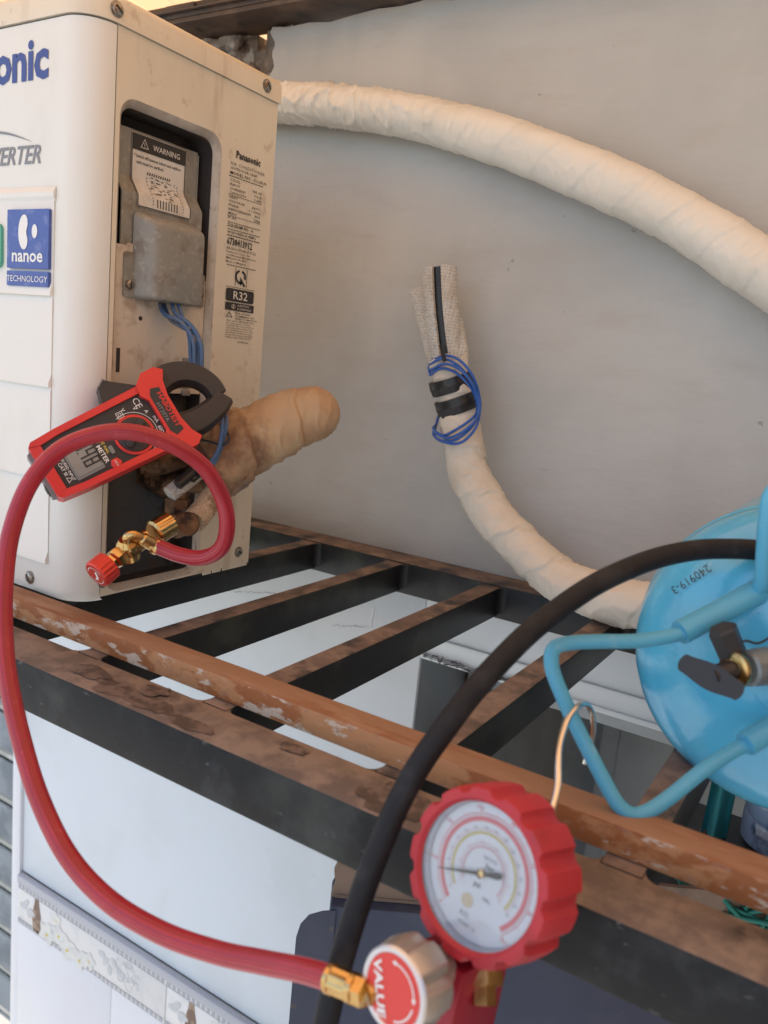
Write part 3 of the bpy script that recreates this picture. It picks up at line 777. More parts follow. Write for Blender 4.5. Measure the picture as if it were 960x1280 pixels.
def bent(y0, y1, prof, dx=0):
    return [V(x+dx, y, z) for (x, z) in prof for y in (y0, y1)], [(2*i, 2*i+1, 2*i+3, 2*i+2) for i in range(len(prof)-1)]
BX = AX-.020
prof = [(BX-.002, .1935), (BX, .1925), (BX, .150), (BX+.001, .1475), (BX+.010, .1345), (BX+.0105, .132), (BX+.0105, .078)]
b = B(); v1, f1 = bent(.5340, .6375, prof); v2, f2 = bent(.5340, .6375, prof, -.0015)
b.add(v1, f1); b.add(v2, f2)
b.box(BX-.006, BX+.001, .637, .6385, .080, .190); b.build('terminal_bracket', M['greymetal'], ac, sharp=20)
wb = B(); lprof = [(BX, .1905), (BX, .150), (BX+.001, .1475), (BX+.010, .1345), (BX+.0105, .132), (BX+.0105, .1235)]
v1, f1 = bent(.5520, .6200, lprof, .0008); wb.add(v1, f1); wl = wb.build('warning_label', M['paper'], ac, sharp=20, recalc=False)
def lpt(y, z):
    for (xa, za), (xb, zb_) in zip(lprof, lprof[1:]):
        if zb_ <= z <= za:
            t = (za-z)/(za-zb_); return V(xa+(xb-xa)*t+.0013, y, z)
    return V(BX+.012, y, z)
b = B()
for (y0, y1, z0, z1) in ((.5525,.6195,.1755,.1900),):
    b.add([lpt(y0,z0), lpt(y1,z0), lpt(y1,z1), lpt(y0,z1)], [(0,1,2,3)])
zz = [.1905-.0005*i for i in range(134)]
for y in (.5524, .6196):
    P = [lpt(y, z) for z in [.190,.150,.1475,.1345,.132,.124]]
    for p, q in zip(P, P[1:]): b.add([p+V(0,-.0004,0), p+V(0,.0004,0), q+V(0,.0004,0), q+V(0,-.0004,0)], [(0,1,2,3)])
b.add([lpt(.5524,.1237), lpt(.6196,.1237), lpt(.6196,.1245), lpt(.5524,.1245)], [(0,1,2,3)])
lx = BX+.0014
b.text('* Switch off between indoor and outdoor', .0044, V(lx,.5545,.1690), OY, W, bold=.012, res=1, sx=.80)
b.text('unit must be earthed.', .0044, V(lx,.5575,.1638), OY, W, bold=.012, res=1, sx=.9)
for k in range(11): b.flat([(.5705+k*.0028,.1560),(.5718+k*.0028,.1560),(.5730+k*.0028,.1585),(.5717+k*.0028,.1585)], V(lx,0,0), OY, W)
rr_ = random.Random(5)
for k in range(60):
    y = rr_.uniform(.572, .606); z = rr_.uniform(.1345, .1545); w = rr_.uniform(.001, .005); h = rr_.choice((.0004, .0004, .0007))
    p = lpt(y, z); q = lpt(y+w, z); b.add([p, q, lpt(y+w, z+h)+V(.0001,0,0), lpt(y, z+h)+V(.0001,0,0)], [(0,1,2,3)])
for k in range(8):
    y = .576+k*.0036; b.add([lpt(y,.1262), lpt(y+.0012,.1262), lpt(y+.0012,.1340), lpt(y,.1340)], [(0,1,2,3)])
for y in (.5705, .6095):
    for k in range(9):
        z0 = .1275+k*.0030; b.add([lpt(y,z0), lpt(y+.0007,z0), lpt(y+.0007,z0+.0019), lpt(y,z0+.0019)], [(0,1,2,3)])
b.build('warning_print', M['ink'], wl, recalc=False)
b = B(); b.text('WARNING', .0072, V(lx+.0004,.5770,.1795), OY, W, bold=.01, res=2)
tri(.5665,.1815,.0058,.0006,b,V(lx+.0004,0,0)); b.text('!', .0052, V(lx+.0004,.5665,.1798), OY, W, bold=.02, align='CENTER')
b.build('warning_lettering', M['paper'], wl, recalc=False)
# beige plate behind the cable cover
b = B(); b.prism([(.5278,-.052),(.6457,-.052),(.6457,.066),(.6400,.068),(.6330,.088),(.5420,.088),(.5400,.0855),(.5278,.0855)], V(AX-.0078,0,0), OY, W, V(-1,0,0), .002)
b.build('inner_plate', M['inner'], ac)
b = B()
for y, z0, z1 in ((.5345,-.033,-.010), (.6400,-.012,.010)): b.box(AX-.0077, AX-.0074, y-.0022, y+.0022, z0, z1); b.build('plate_slot', M['ink'], ac); b = B()
b.lathe(V(AX-.0077,.5600,.0200), XP, [(0,.0022),(.0004,.0022)], 14); b.build('plate_hole', M['ink'], ac)
# cable cover
b = B()
vs = []
CX0, CX1 = AX-.0078, AX+.013
for x, ins in ((CX0, 0), (CX1-.004, .005), (CX1-.001, .0075), (CX1, .010)):
    vs.append([V(x, p[0], p[1]) for p in rrect(.5475+ins*1.9, .6290-ins, .0375+ins*.2, .1185-ins*1.4, .006)])
n = len(vs[0]); fs = [(j*n+i, j*n+(i+1) % n, (j+1)*n+(i+1) % n, (j+1)*n+i) for j in range(3) for i in range(n)]
fs.append(tuple(3*n+i for i in range(n)))
b.add([p for l in vs for p in l], fs)
b.prism(rrect(.5365,.5500,.0385,.0800,.003), V(AX-.0055,0,0), OY, W, V(-1,0,0), .002)
b.prism(rrect(.6270,.6425,.0385,.0720,.003), V(AX-.0055,0,0), OY, W, V(-1,0,0), .002)
cc = b.build('cable_cover', M['greymetal'], ac, sharp=40)
screw(V(AX-.0054,.5430,.0500), XP, cc, .0042); screw(V(AX-.0054,.6365,.0495), XP, cc, .003)
# blue cable pairs running from the cover to the pipes
for k, pts in enumerate((
    [(198,372,.812),(205,392,.800),(226,402,.795),(241,425,.793),(243,455,.793),(246,475,.79)],
    [(214,376,.812),(220,392,.800),(240,408,.795),(251,430,.793),(252,458,.793),(250,478,.79)],
    [(222,378,.812),(228,396,.802),(236,418,.797),(238,445,.797),(240,475,.79)],
    [(203,374,.815),(212,398,.806),(230,410,.799),(246,420,.797),(247,448,.797),(246,472,.79)])):
    b = B(); b.sweep(pathD(pts, 36), .0021, 8); b.build('blue_cable', M['bluewiredirty'], ac)
b = B()
for k in range(5): b.box(AX-.008, AX-.004, .6180, .6290, -.020-k*.0085, -.0145-k*.0085, .001)
b.build('terminal_comb', M['greymetal'], ac)
# service valve plate and valves
b = B(); b.box(AX-.030, AX-.026, .529, .645, -.247, -.053, .001); b.build('valve_plate', M['valveplate'], ac)
b = B()
b.lathe(V(AX-.026,.600,-.135), XP, [(0,.024),(.012,.024),(.014,.020)], 6)
b.lathe(V(AX-.026,.612,-.150), V(.8,.5,.1), [(0,.016),(.03,.016),(.031,.012),(.05,.012)], 20)
b.sweep(path3([V(AX-.024,.585,-.130), V(AX-.005,.600,-.125), V(AX+.006,.622,-.115)], 16), .011, 14)
b.build('upper_service_valve', M['oldbrass'], ac, sharp=30)
b = B()
vc = atD(232,652,.800)
ax_v = (atD(180,676,.745)-atD(238,645,.81)).normalized()
b.lathe(vc, ax_v, [(-.02,.012),(-.005,.012),(-.004,.009),(.012,.009),(.013,.0115),(.018,.0115)], 20)
b.lathe(atD(222,640,.815), V(0,0,1), [(-.018,.013),(.014,.013),(.015,.010),(.022,.010)], 6)
b.lathe(atD(232,655,.79), (atD(244,656,.75)-atD(232,655,.79)), [(-.012,.0118),(.010,.0118),(.012,.0100),(.0122,.004)], 26)
b.build('lower_service_valve', M['oldbrass'], ac, sharp=30)
# insulation sleeves going from the valves into the wrapped stub
b = B(); b.sweep(pathD([(212,618,.80),(240,596,.815),(270,572,.835)], 20), .0085, 16); b.build('knit_sleeve', M['foam'], ac)
b = B(); b.sweep(pathD([(242,652,.80),(256,635,.815),(275,606,.835)], 20), .0125, 18); b.build('knit_sleeve', M['foamdirty'], ac)
b = B(); b.sweep(pathD([(222,606,.79),(238,592,.80),(256,575,.815)], 16), .0055, 12); b.sweep(pathD([(240,600,.80),(262,580,.815)], 12), .0035, 10); b.build('black_sleeve', M['blacktape'], ac)
# feet
for x in (-.70, -1.28):
    for y in (.51, .70): b = B(); b.box(x-.03, x+.03, y-.015, y+.015, -.2725, -.250, .003); b.build('foot', M['rubber'], ac)

# ------------------------------------------------------------------ wrapped pipes
def wrap_r(turns, seed, wr=.02, lip=.035):
    def f(s, th, r):
        if r < .002: return r
        t = (s*turns + th/(2*math.pi)) % 1.0
        e = lip*(t if t < .93 else (1-t)/.07*.93)
        c = V(math.cos(th)*1.1, math.sin(th)*1.1, s*turns*.55 + .25*math.sin(th))
        n1 = noise.noise(c + V(seed, 0, 0))
        c2 = V(math.cos(th)*1.6, math.sin(th)*1.6, s*turns*2.2 + 1.4*math.sin(th+seed))
        n2 = noise.noise(c2 + V(0, seed, 0))
        n3 = max(0, 1-abs(noise.noise(c2*1.0 + V(seed*2, 4, 1)))*7)
        return r*(1 + e - .5*lip + wr*1.6*n1 + wr*1.1*n2 - wr*1.5*n3)
    return f
def crease(turns, seed, lip=.05, amp=.03, dens=lambda s: 1.0, twist=1.0, fine=.6):
    def f(s, th, r):
        if r < .002: return r
        ct, st_ = math.cos(th), math.sin(th)
        ph = s*turns + th/(2*math.pi) + .12*noise.noise(V(ct*1.2+seed, st_*1.2, s*turns*.3))
        t = ph % 1.0
        e = lip*(t if t < .95 else (1-t)/.05*.95)
        q = s*turns*2.6 + 1.0*twist*st_ + .6*noise.noise(V(ct*.9, st_*.9+seed, s*turns*.8))
        n1 = noise.noise(V(q*1.0, ct*.9+seed, st_*.9))
        n2 = noise.noise(V(q*2.3, ct*1.3, st_*1.3+seed))
        rid = max(0, 1-abs(n1)*5.5)**1.5 + fine*max(0, 1-abs(n2)*6)**1.5
        lo = noise.noise(V(ct*.8, st_*.8+seed, s*turns*.45))
        return r*(1 + e - .4*lip + amp*1.5*lo + amp*dens(s)*(rid*.9-.3))
    return f
pw = [(280,126,.985),(348,128,.985),(455,136,.985),(551,154,.985),(657,187,.982),(746,223,.98),(846,271,.977),(930,323,.975),(1010,378,.973),(1100,455,.97)]
pp = [atY(*p) for p in pw] + [V(.12,.97,-.09), V(.40,.97,-.20), V(.85,.965,-.235), V(1.45,.965,-.240)]
path = path3(pp, 1500)
b = B(); b.sweep(path, [.0270+.0030*min(1, i/380) for i in range(1500)], 64, rfun=crease(44, 3.0, .036, .075, lambda s: .45+1.5*max(0, 1-abs(s-.085)/.095)))
o = b.build('wrapped_pipe', M['wrapclean'], sharp=80); tag(o, 'long cream tape wrapped pipe arching along the upper grey wall from behind the unit', 'pipe')
# dirty stub at the unit
st = thing('wrapped_stub', 'short dirty brown tape wrapped pipe end sticking out of the unit side', 'pipe', tuple(atD(268,585,.84)))
P0 = pathD([(258,582,.835),(303,557,.85),(345,535,.865),(380,521,.875),(422,506,.885)], 150)
def stub_r(i, n=150):
    s = i/(n-1); r = .0385-.0100*s
    if s > .78: r *= max(0.0, 1-((s-.78)/.22)**2.4)**.5*.97+.03
    return r
b = B(); b.sweep(P0, [stub_r(i) for i in range(150)], 64, rfun=crease(2.6, 8.0, .12, .060, twist=1.7, fine=.25)); b.build('wrap', M['wrapdirty'], st, sharp=80)
b = B()
for k, pts in enumerate(([(256,490,.79),(272,505,.785),(278,530,.785),(274,560,.79),(262,580,.80),(248,592,.80)], [(262,498,.79),(282,520,.79),(280,545,.79),(270,575,.80),(255,588,.80)], [(275,530,.80),(286,545,.79),(280,556,.79),(262,552,.80),(240,548,.80)])):
    b = B(); b.sweep(pathD(pts, 40), .0022 if k < 2 else .0014, 8); b.build('loose_wire', M['bluewiredirty'] if k < 2 else M['blacktape'], st)

# rising pipe with open insulation ends
wp = thing('rising_pipe', 'cream wrapped pipe bending up the wall, its white insulation ends open at the top', 'pipe', tuple(atY(572,600,.95)))
pr = [(557,448,.955),(564,470,.955),(572,507,.953),(578,545,.952),(586,588,.95),(604,626,.95),(628,660,.947),(659,690,.94),(694,721,.93),(740,742,.915),(800,758,.905),(880,768,.90),(1000,790,.90)]
pa_ = [atY(*p) for p in pr]
path = path3(pa_, 440)
path = [p if p.z > ZF+.0285 else V(p.x, p.y, ZF+.0285) for p in path]
b = B(); b.sweep(path, [.0240+.0030*min(1, i/142) for i in range(440)], 64, rfun=crease(9, 5.0, .10, .060)); b.build('wrap', M['wrap'], wp, sharp=80)
def ctube(bb, path, r, gap0, gap1, th=.005, n=26):
    """open foam sleeve: a C-shaped section swept along the path"""
    m = len(path); vs = []; fs = []
    T = [(path[min(i+1, m-1)]-path[max(i-1, 0)]).normalized() for i in range(m)]
    for i in range(m):
        N_ = (V(0,-1,0)-T[i]*V(0,-1,0).dot(T[i])).normalized(); B_ = T[i].cross(N_)
        for rr in (r, r-th):
            for k in range(n+1):
                a = gap0+(gap1-gap0)*k/n
                q = rr*(1+.03*noise.noise(V(i*.3, k*.5, r*100)))
                vs.append(path[i]+N_*(math.cos(a)*q)+B_*(math.sin(a)*q))
    w = 2*(n+1)
    for i in range(m-1):
        for k in range(n):
            a = i*w+k; fs.append((a, a+1, a+w+1, a+w)); c = a+n+1; fs.append((c, c+w, c+w+1, c+1))
        for k0 in (0, n):
            a = i*w+k0; fs.append((a, a+w, a+w+n+1, a+n+1))
    for i0 in (0, m-1):
        for k in range(n):
            a = i0*w+k; fs.append((a, a+n+1, a+n+2, a+1))
    bb.add(vs, fs)
s1 = path3([atY(550,336,.948), atY(552,380,.947), atY(556,420,.950), atY(562,462,.955)], 40)
b = B(); ctube(b, s1, .0222, rad(0), rad(330)); b.build('front_sleeve', M['foam'], wp)
b = B(); b.sweep(s1, .0150, 16); b.build('black_inner_sleeve', M['blacktape'], wp)
s2 = path3([atY(524,364,.985), atY(535,400,.982), atY(546,440,.972), atY(560,475,.960)], 36)
b = B(); ctube(b, s2, .0150, rad(150), rad(490)); b.build('rear_sleeve', M['foam'], wp)
s3 = path3([atY(566,402,.965), atY(570,425,.960), atY(573,447,.956), atY(568,475,.955)], 30)
b = B(); ctube(b, s3, .0135, rad(100), rad(440)); b.build('side_sleeve', M['foam'], wp)
def band(px0, py0, px1, py1, y, r, hw_, tilt):
    c = atY((px0+px1)/2, (py0+py1)/2, y)
    ax = (atY(px1, py1, y)-atY(px0, py0, y)).normalized()
    side = V(0,1,0)
    axis = (ax.cross(side)).normalized()
    if axis.z < 0: axis = -axis
    axis = (axis + V(0, tilt, 0)).normalized()
    return c, axis
for (x0, y0, x1, y1, w) in ((537,487,592,472,.0095), (543,513,601,496,.0105)):
    c, axs = band(x0, y0, x1, y1, .953, .026, .008, -.25)
    b = B(); b.lathe(c, axs, [(-w*1.0,.0260),(-w*.98,.0287),(-w*.2,.0290),(0,.0296),(w*.2,.0290),(w*.98,.0287),(w,.0260)], 40, rmod=lambda j, th, r: r*(1+.04*noise.noise(V(math.cos(th)*2, math.sin(th)*2, j*.3)))); b.build('tape_band', M['blacktape'], wp)
b = B(); b.box(-.0022,.0022,-.001,.001,0,.022, M=Matrix.Translation(atY(556,452,.918)) @ Matrix.Rotation(rad(-22), 4, 'Y')); b.build('tape_tail', M['blacktape'], wp)
b = B()
c0 = atY(573,452,.938)
b.add([atY(566,455,.936), atY(583,440,.945), atY(586,462,.945), atY(572,470,.932), atY(575,452,.930)], [(0,4,3),(0,1,4),(1,2,4),(4,2,3)]); b.build('loose_wrap_flap', M['wrap'], wp, sharp=10)
# coil of blue wire strapped to it
coil = thing('blue_wire_coil', 'small coil of bright blue wire strapped round the rising pipe with black tape', 'wire', tuple(atY(570,500,.93)))
for k, (dx, dy, dd) in enumerate(((0,-3,0), (3,5,-.003), (-1,12,.002), (6,-8,-.001))):
    dfr = .918+dd
    pts = [atY(538+dx*.3,458+dy*.9,.935), atY(552+dx,451+dy*.8,.925+dd), atY(570+dx,457+dy*.7,dfr), atY(586+dx*.8,474+dy*.5,.925+dd), atY(595+dx*.6,494+dy*.2,.938+dd), atY(597+dx*.5,512,.938+dd), atY(591+dx*.6,530-dy*.6,.926+dd), atY(572+dx,546-dy*.8,.918+dd), atY(555+dx,550-dy*.5,.922+dd), atY(542+dx*.3,542-dy*.5,.935), atY(546,528,.965), atY(552,500,.985), atY(542,470,.975), atY(536,460,.95)]
    b = B(); b.sweep(path3(pts+[pts[0]], 110), .0018, 9, cap=False); b.build('wire_turn', M['bluewire'], coil, sharp=80)

# ------------------------------------------------------------------ clamp meter
TA = atD(54,591,.700); JA = atD(287,475,.775)
Vd = (JA-TA).normalized()
q0 = ray(115,511)*.735; r1 = ray(163,590)
d2 = q0.dot(Vd)/r1.dot(Vd)
Ud = (r1*d2-q0).normalized(); Nd = Ud.cross(Vd)
if Nd.dot(-TA) < 0: Nd = -Nd
L = (JA-TA).length
cm = thing('clamp_meter', 'red and black clamp meter clipped round the blue wires at the unit side', 'clamp meter', tuple(TA+Vd*L*.5))
Vs = Vd*.875                       # the meter is a little shorter than drawn
def mp(u, v, h=0): return TA + Ud*u + Vs*v + Nd*h
HB = -.030
outl = [(-.024,.0),(.024,.0),(.0275,.004),(.0295,.03),(.0310,.10),(.0320,.128),(-.0320,.128),(-.0310,.10),(-.0295,.03),(-.0275,.004)]
b = B(); b.prism([(x*.93, y*.985+.001) for x, y in outl], mp(0,0,0), Ud, Vs, -Nd, .030); b.build('body', M['meterblack'], cm)
# red bumper frame
inn = [(-.0195,.0125),(-.0215,.115),(.0215,.115),(.0195,.0125)]
def inset_o(o, k): return [(x*k, y) for x, y in o]
b = B()
b.prism([(-.024,.0),(-.0275,.004),(-.0295,.03),(-.0320,.128),(-.0255,.128),(-.0235,.03),(-.0215,.011)], mp(0,0,.003), Ud, Vs, -Nd, .028)
b.prism([(.024,.0),(.0215,.011),(.0235,.03),(.0255,.128),(.0320,.128),(.0295,.03),(.0275,.004)], mp(0,0,.003), Ud, Vs, -Nd, .028)
b.prism([(-.0238,.0002),(-.0213,.011),(.0213,.011),(.0238,.0002)], mp(0,0,.0024), Ud, Vs, -Nd, .012)
b.prism([(-.0318,.1225),(-.0400,.133),(-.0405,.148),(-.0350,.156),(-.026,.150),(-.012,.1465),(.012,.1465),(.026,.150),(.0350,.156),(.0405,.148),(.0400,.133),(.0318,.1225),(.022,.121),(.015,.1265),(-.015,.1265),(-.022,.121)], mp(0,0,.006), Ud, Vs, -Nd, .030)
b.build('red_bumper', M['meterred'], cm, sharp=30)
b = B(); b.prism([(-.024,.1335),(-.018,.1295),(.018,.1295),(.024,.1335),(.022,.1425),(-.022,.1425)], mp(0,0,.0064), Ud, Vs, -Nd, .002); npl = b.build('name_plate', M['meterblack'], cm)
b = B(); b.text('HABOTEST', .0066, mp(0,.1370,.0068), Ud, Vd, bold=.02, align='CENTER', sx=1.1); b.build('brand_lettering', M['meterred'], npl, recalc=False)
b = B(); b.text('HT207A', .0050, mp(0,.1308,.0068), Ud, Vd, bold=.01, align='CENTER', sx=1.1); b.build('model_lettering', M['metergrey'], npl, recalc=False)
# dial knob
dc = mp(.006,.0965,0)
b = B(); b.lathe(dc, Nd, [(0,.0185),(.0016,.0185),(.0018,.0160)], 40, cap1=False); b.build('dial_ring', M['meterred'], cm)
b = B(); b.lathe(dc, Nd, [(0,.0160),(.003,.0155),(.0035,.0140)], 40); 
b.box(-.0035,.0035,-.0145,.0145,.003,.0105,.0015, M=Matrix.Translation(dc) @ Matrix(((Ud.x,Vd.x,Nd.x,0),(Ud.y,Vd.y,Nd.y,0),(Ud.z,Vd.z,Nd.z,0),(0,0,0,1))) @ Matrix.Rotation(rad(35),4,'Z'))
b.build('dial_knob', M['meterblack'], cm)
b = B()
b.ring(.0205,.0210, rad(20), rad(200), dc+Nd*.0004, Ud, Vd, 40)
for k, (t, a) in enumerate((('V', 175), ('V', 150), ('A', 125), ('mA', 100), ('600A', 72), ('20A', 50))):
    b.text(t, .0048, dc+Nd*.0004+(Ud*math.cos(rad(a))+Vd*math.sin(rad(a)))*.0245-Vd*.0015, Ud, Vd, bold=.01, align='CENTER')
b.build('range_print', M['whiteink'], cm, recalc=False)
b = B(); b.text('CE', .0085, mp(-.0185,.1125,.0004), Ud, Vd, bold=.0, align='CENTER')
b.flat(rrect(-.0185,-.0125,.0790,.0850,.0004), mp(0,0,.0004), Ud, Vd, holes=[rrect(-.0180,-.0130,.0795,.0845,.0003)[::-1]])
b.flat(rrect(-.0170,-.0140,.0805,.0835,.0004), mp(0,0,.0004), Ud, Vd, holes=[rrect(-.0166,-.0144,.0809,.0831,.0003)[::-1]])
b.build('mark_print', M['whiteink'], cm, recalc=False)
b = B(); b.text('AMP METER', .0056, mp(.002,.0565,.0004), Ud, Vd, bold=.015, align='CENTER', sx=1.05)
b.build('name_print', M['whiteink'], cm, recalc=False)
b = B(); b.text('MAX MEASURED INPUT', .0036, mp(0,.0205,.0004), Ud, Vd, bold=.005, align='CENTER', sx=.95)
b.text('600V CAT III', .0042, mp(.0,.0160,.0004), Ud, Vd, bold=.008, align='CENTER')
tri(.0155,.0155,.0032,.0004,b,mp(0,0,.0004),Ud,Vd); tri(-.0165,.0190,.0026,.0004,b,mp(0,0,.0004),Ud,Vd)
b.build('white_print', M['whiteink'], cm, recalc=False)
b = B(); b.text('TRUE RMS', .0040, mp(.001,.0625,.0004), Ud, Vd, bold=.01, align='CENTER'); b.build('yellow_print', M['yellow'], cm, recalc=False); b = B(); b.flat(rrect(.0165,.0215,.1120,.1185,.0005), mp(0,0,.0005), Ud, Vd); b.build('warning_mark', M['yellow'], cm, recalc=False)
# display and buttons
b = B(); b.prism(rrect(-.0190,.0200,.0245,.0545,.0015), mp(0,0,.0012), Ud, Vs, -Nd, .002); b.build('display_frame', M['metergrey'], cm)
b = B(); b.prism(rrect(-.0165,.0175,.0265,.0525,.001), mp(0,0,.0017), Ud, Vs, -Nd, .001); lc = b.build('display', M['lcd'], cm)
b = B()
SEG = {'0':'abcdef','1':'bc','2':'abged','3':'abgcd','4':'fgbc','5':'afgcd','6':'afgedc','7':'abc','8':'abcdefg','9':'abfgcd'}
def seg7(ch, x, y, w, h, t):
    g = {'a':(x,y+h-t,w,t),'d':(x,y,w,t),'g':(x,y+h/2-t/2,w,t),'f':(x,y+h/2,t,h/2),'e':(x,y,t,h/2),'b':(x+w-t,y+h/2,t,h/2),'c':(x+w-t,y,t,h/2)}
    for s in SEG[ch]:
        X,Y,w_,h_ = g[s]; b.flat([(X+.0002,Y+.0002),(X+w_-.0002,Y+.0002),(X+w_-.0002,Y+h_-.0002),(X+.0002,Y+h_-.0002)], mp(0,0,.0020), Ud, Vd)
for i, ch in enumerate('048'): seg7(ch, -.0095+i*.0082, .0325, .0064, .0155, .0019)
b.flat(rrect(-.0018,-.0006,.0322,.0334,.0003), mp(0,0,.0020), Ud, Vd)
b.build('display_digits', M['ink'], lc, recalc=False)
b = B(); b.lathe(mp(.0215,.0655,0), Nd, [(0,.0052),(.002,.0052),(.0025,.0042)], 6); rbn = b.build('red_button', M['meterred'], cm)
b = B(); b.text('NCV', .0028, mp(.0215,.0645,.0028), Ud, Vd, align='CENTER'); b.build('button_lettering', M['whiteink'], rbn, recalc=False)
b = B(); b.prism(rrect(.0050,.0125,.0665,.0705,.001), mp(0,0,.0018), Ud, Vs, -Nd, .002); b.prism(rrect(-.0130,-.0050,.0665,.0705,.001), mp(0,0,.0018), Ud, Vs, -Nd, .002); b.build('grey_button', M['metergrey'], cm)
# tail end with its socket
b = B(); b.prism([(-.021,-.0035),(.021,-.0035),(.0235,.004),(-.0235,.004)], mp(0,0,-.009), Ud, Vs, -Nd, .019); b.build('tail_cap', M['metergrey'], cm)
b = B(); b.lathe(mp(.013,-.0036,-.0185), -Vd, [(0,.0060),(.0006,.0060),(.0008,.0048)], 24); b.lathe(mp(.013,-.0040,-.0185), -Vd, [(0,.003),(.0012,.003)], 20, mi=1); b.build('test_socket', [M['ink'], M['metergrey']], cm)
# trigger lever
b = B(); b.prism([(-.0315,.085),(-.047,.0905),(-.051,.099),(-.047,.1045),(-.034,.126),(-.031,.126)], mp(0,0,-.004), Ud, Vs, -Nd, .020); tr = b.build('trigger_lever', M['meterblack'], cm, sharp=30)
b = B(); b.prism([(-.0475,.0900),(-.0525,.0985),(-.0515,.0995),(-.0465,.0910)], mp(0,0,-.003), Ud, Vs, -Nd, .022); b.build('trigger_edge', M['metergrey'], tr)
# jaws
def jaw(pts, r0, r1, name):
    P = even([mp(*p) for p in spline(pts, 80)], 46)
    n = len(P)
    b = B(); b.sweep(P, [r0+(r1-r0)*i/(n-1) for i in range(n)], 10, rfun=lambda s, th, r: r/(max(abs(math.cos(th)), abs(math.sin(th)))**.75), up=Nd)
    return b.build(name, M['meterblack'], cm, sharp=40)
jaw([(-.027,.145,-.014),(-.0300,.160,-.014),(-.0275,.176,-.014),(-.0190,.190,-.014),(-.0060,.1985,-.014),(.0060,.1995,-.014)], .0132, .0100, 'left_jaw')
jaw([(.018,.145,-.014),(.0195,.162,-.014),(.0180,.179,-.014),(.0145,.194,-.014),(.0095,.2040,-.014)], .0145, .0110, 'right_jaw')

# ------------------------------------------------------------------ shutoff coupler on the service valve
cp = thing('brass_coupler', 'brass coupler with a red knurled knob screwed to the lower service valve', 'valve', tuple(atD(185,680,.74)))
n0, n1 = atD(210,656,.762), atD(180,674,.742)
axn = (n1-n0).normalized()
kn = lambda j, th, r: r*(1+.02*(1 if int(th/(2*math.pi)*36) % 2 else -1))
b = B(); b.lathe(n0, axn, [(-.004,.0095),(-.002,.0118),(.016,.0118),(.018,.0095)], 72, rmod=lambda j, th, r: kn(j, th, r) if j in (1,2) else r); b.build('knurled_nut', M['brass'], cp)
e0 = atD(160,686,.733)
axk = (atD(128,715,.715)-atD(165,684,.737)).normalized()
b = B()
b.lathe(n1, (e0-n1), [(-.004,.0085),((e0-n1).length,.0085)], 20)
b.lathe(e0, axk, [(-.014,.0075),(-.012,.0105),(.004,.0105),(.006,.0085),(.008,.0085),(.010,.0098),(.016,.0098),(.018,.0075),(.030,.0075)], 6)
b.lathe(e0, V(.2,-.5,1).normalized(), [(-.010,.0095),(.006,.0095),(.009,.0075),(.0112,.006)], 24)
b.build('coupler_body', M['brass'], cp, sharp=30)
k0 = e0+axk*.022
b = B(); b.lathe(k0, axk, [(0,.010),(.0012,.0132),(.0150,.0132),(.0165,.0118),(.0165,.0110)], 96, rmod=lambda j, th, r: kn(j, th, r) if j in (1,2) else r); rk = b.build('red_knob', M['redknob'], cp, sharp=30)
kf = k0+axk*.0168
ku = (V(0,0,1)-axk*axk.z).normalized(); kr = ku.cross(axk)
b = B(); b.ring(.0085,.0092,rad(20),rad(160),kf,kr,ku,20); b.ring(.0085,.0092,rad(200),rad(340),kf,kr,ku,20)
b.flat([(-.004,-.005),(0,-.002),(.001,.004),(.0035,.0055),(.003,-.001),(.001,-.005)], kf, kr, ku); b.build('knob_mark', M['whiteink'], rk, recalc=False)
ep = pathD([(160,680,.727),(159,672,.722),(166,668,.722),(176,672,.726),(186,678,.733)], 24)
b = B(); b.sweep(ep, .0042, 14); b.build('elbow_tube', M['brass'], cp)

# ------------------------------------------------------------------ red hose
rh = thing('red_hose', 'red rubber charging hose looping from the brass coupler to the gauge set', 'hose', tuple(atD(200,1165,.47)))
hp = [(192,681,.738),(225,694,.735),(255,697,.728),(277,684,.72),(284,655,.71),(277,620,.70),(254,583,.685),(215,556,.668),(170,541,.655),(125,542,.648),(75,562,.64),(37,605,.63),(14,665,.62),(5,730,.608),(5,800,.595),(12,860,.58),(28,930,.562),(50,1000,.543),(85,1070,.522),(135,1125,.50),(200,1165,.477),(270,1190,.457),(330,1203,.438),(380,1213,.42),(414,1223,.408)]
path = pathD(hp, 260)
rads = [.00715-.0010*i/259 for i in range(260)]
b = B(); b.sweep(path, rads, 60, rfun=lambda s, th, r: r*(1+.012*math.cos(20*th)))
rs_ = random.Random(4); pat = [1 if rs_.random() < .22 else (2 if rs_.random() < .16 else 0) for k in range(60)]
for i in range(259*60): b.m[i] = pat[i % 60]
b.build('hose_tube', [M['redhose'], M['redhose_dark'], M['redhose_light']], rh, sharp=80)
pq = pathD([(176,672,.727),(184,677,.731),(197,684,.739)], 10)
b = B(); b.sweep(pq, [.0045,.0062,.0062,.0058,.0062,.0062,.0060,.0078,.0078,.0078][:10], 20); b.build('coupler_ferrule', M['brass'], rh, sharp=30)
f0, f1 = atD(411,1222,.4085), atD(446,1237,.398)
fa = f1-f0; fl = fa.length
b = B(); b.lathe(f0, fa, [(0,.0066),(.0008,.0073),(fl*.18,.0073),(fl*.2,.0068),(fl*.8,.0066),(fl*.82,.0074),(fl,.0072)], 48, rmod=lambda j, th, r: r*(1+(.05*math.cos(9*th) if j in (3,4) else 0))); b.build('gauge_ferrule', M['brass'], rh, sharp=30)
b = B(); b.lathe(f1, fa, [(0,.0072),(.006,.0072)], 6); b.build('hose_nut', M['brass'], rh, sharp=30)

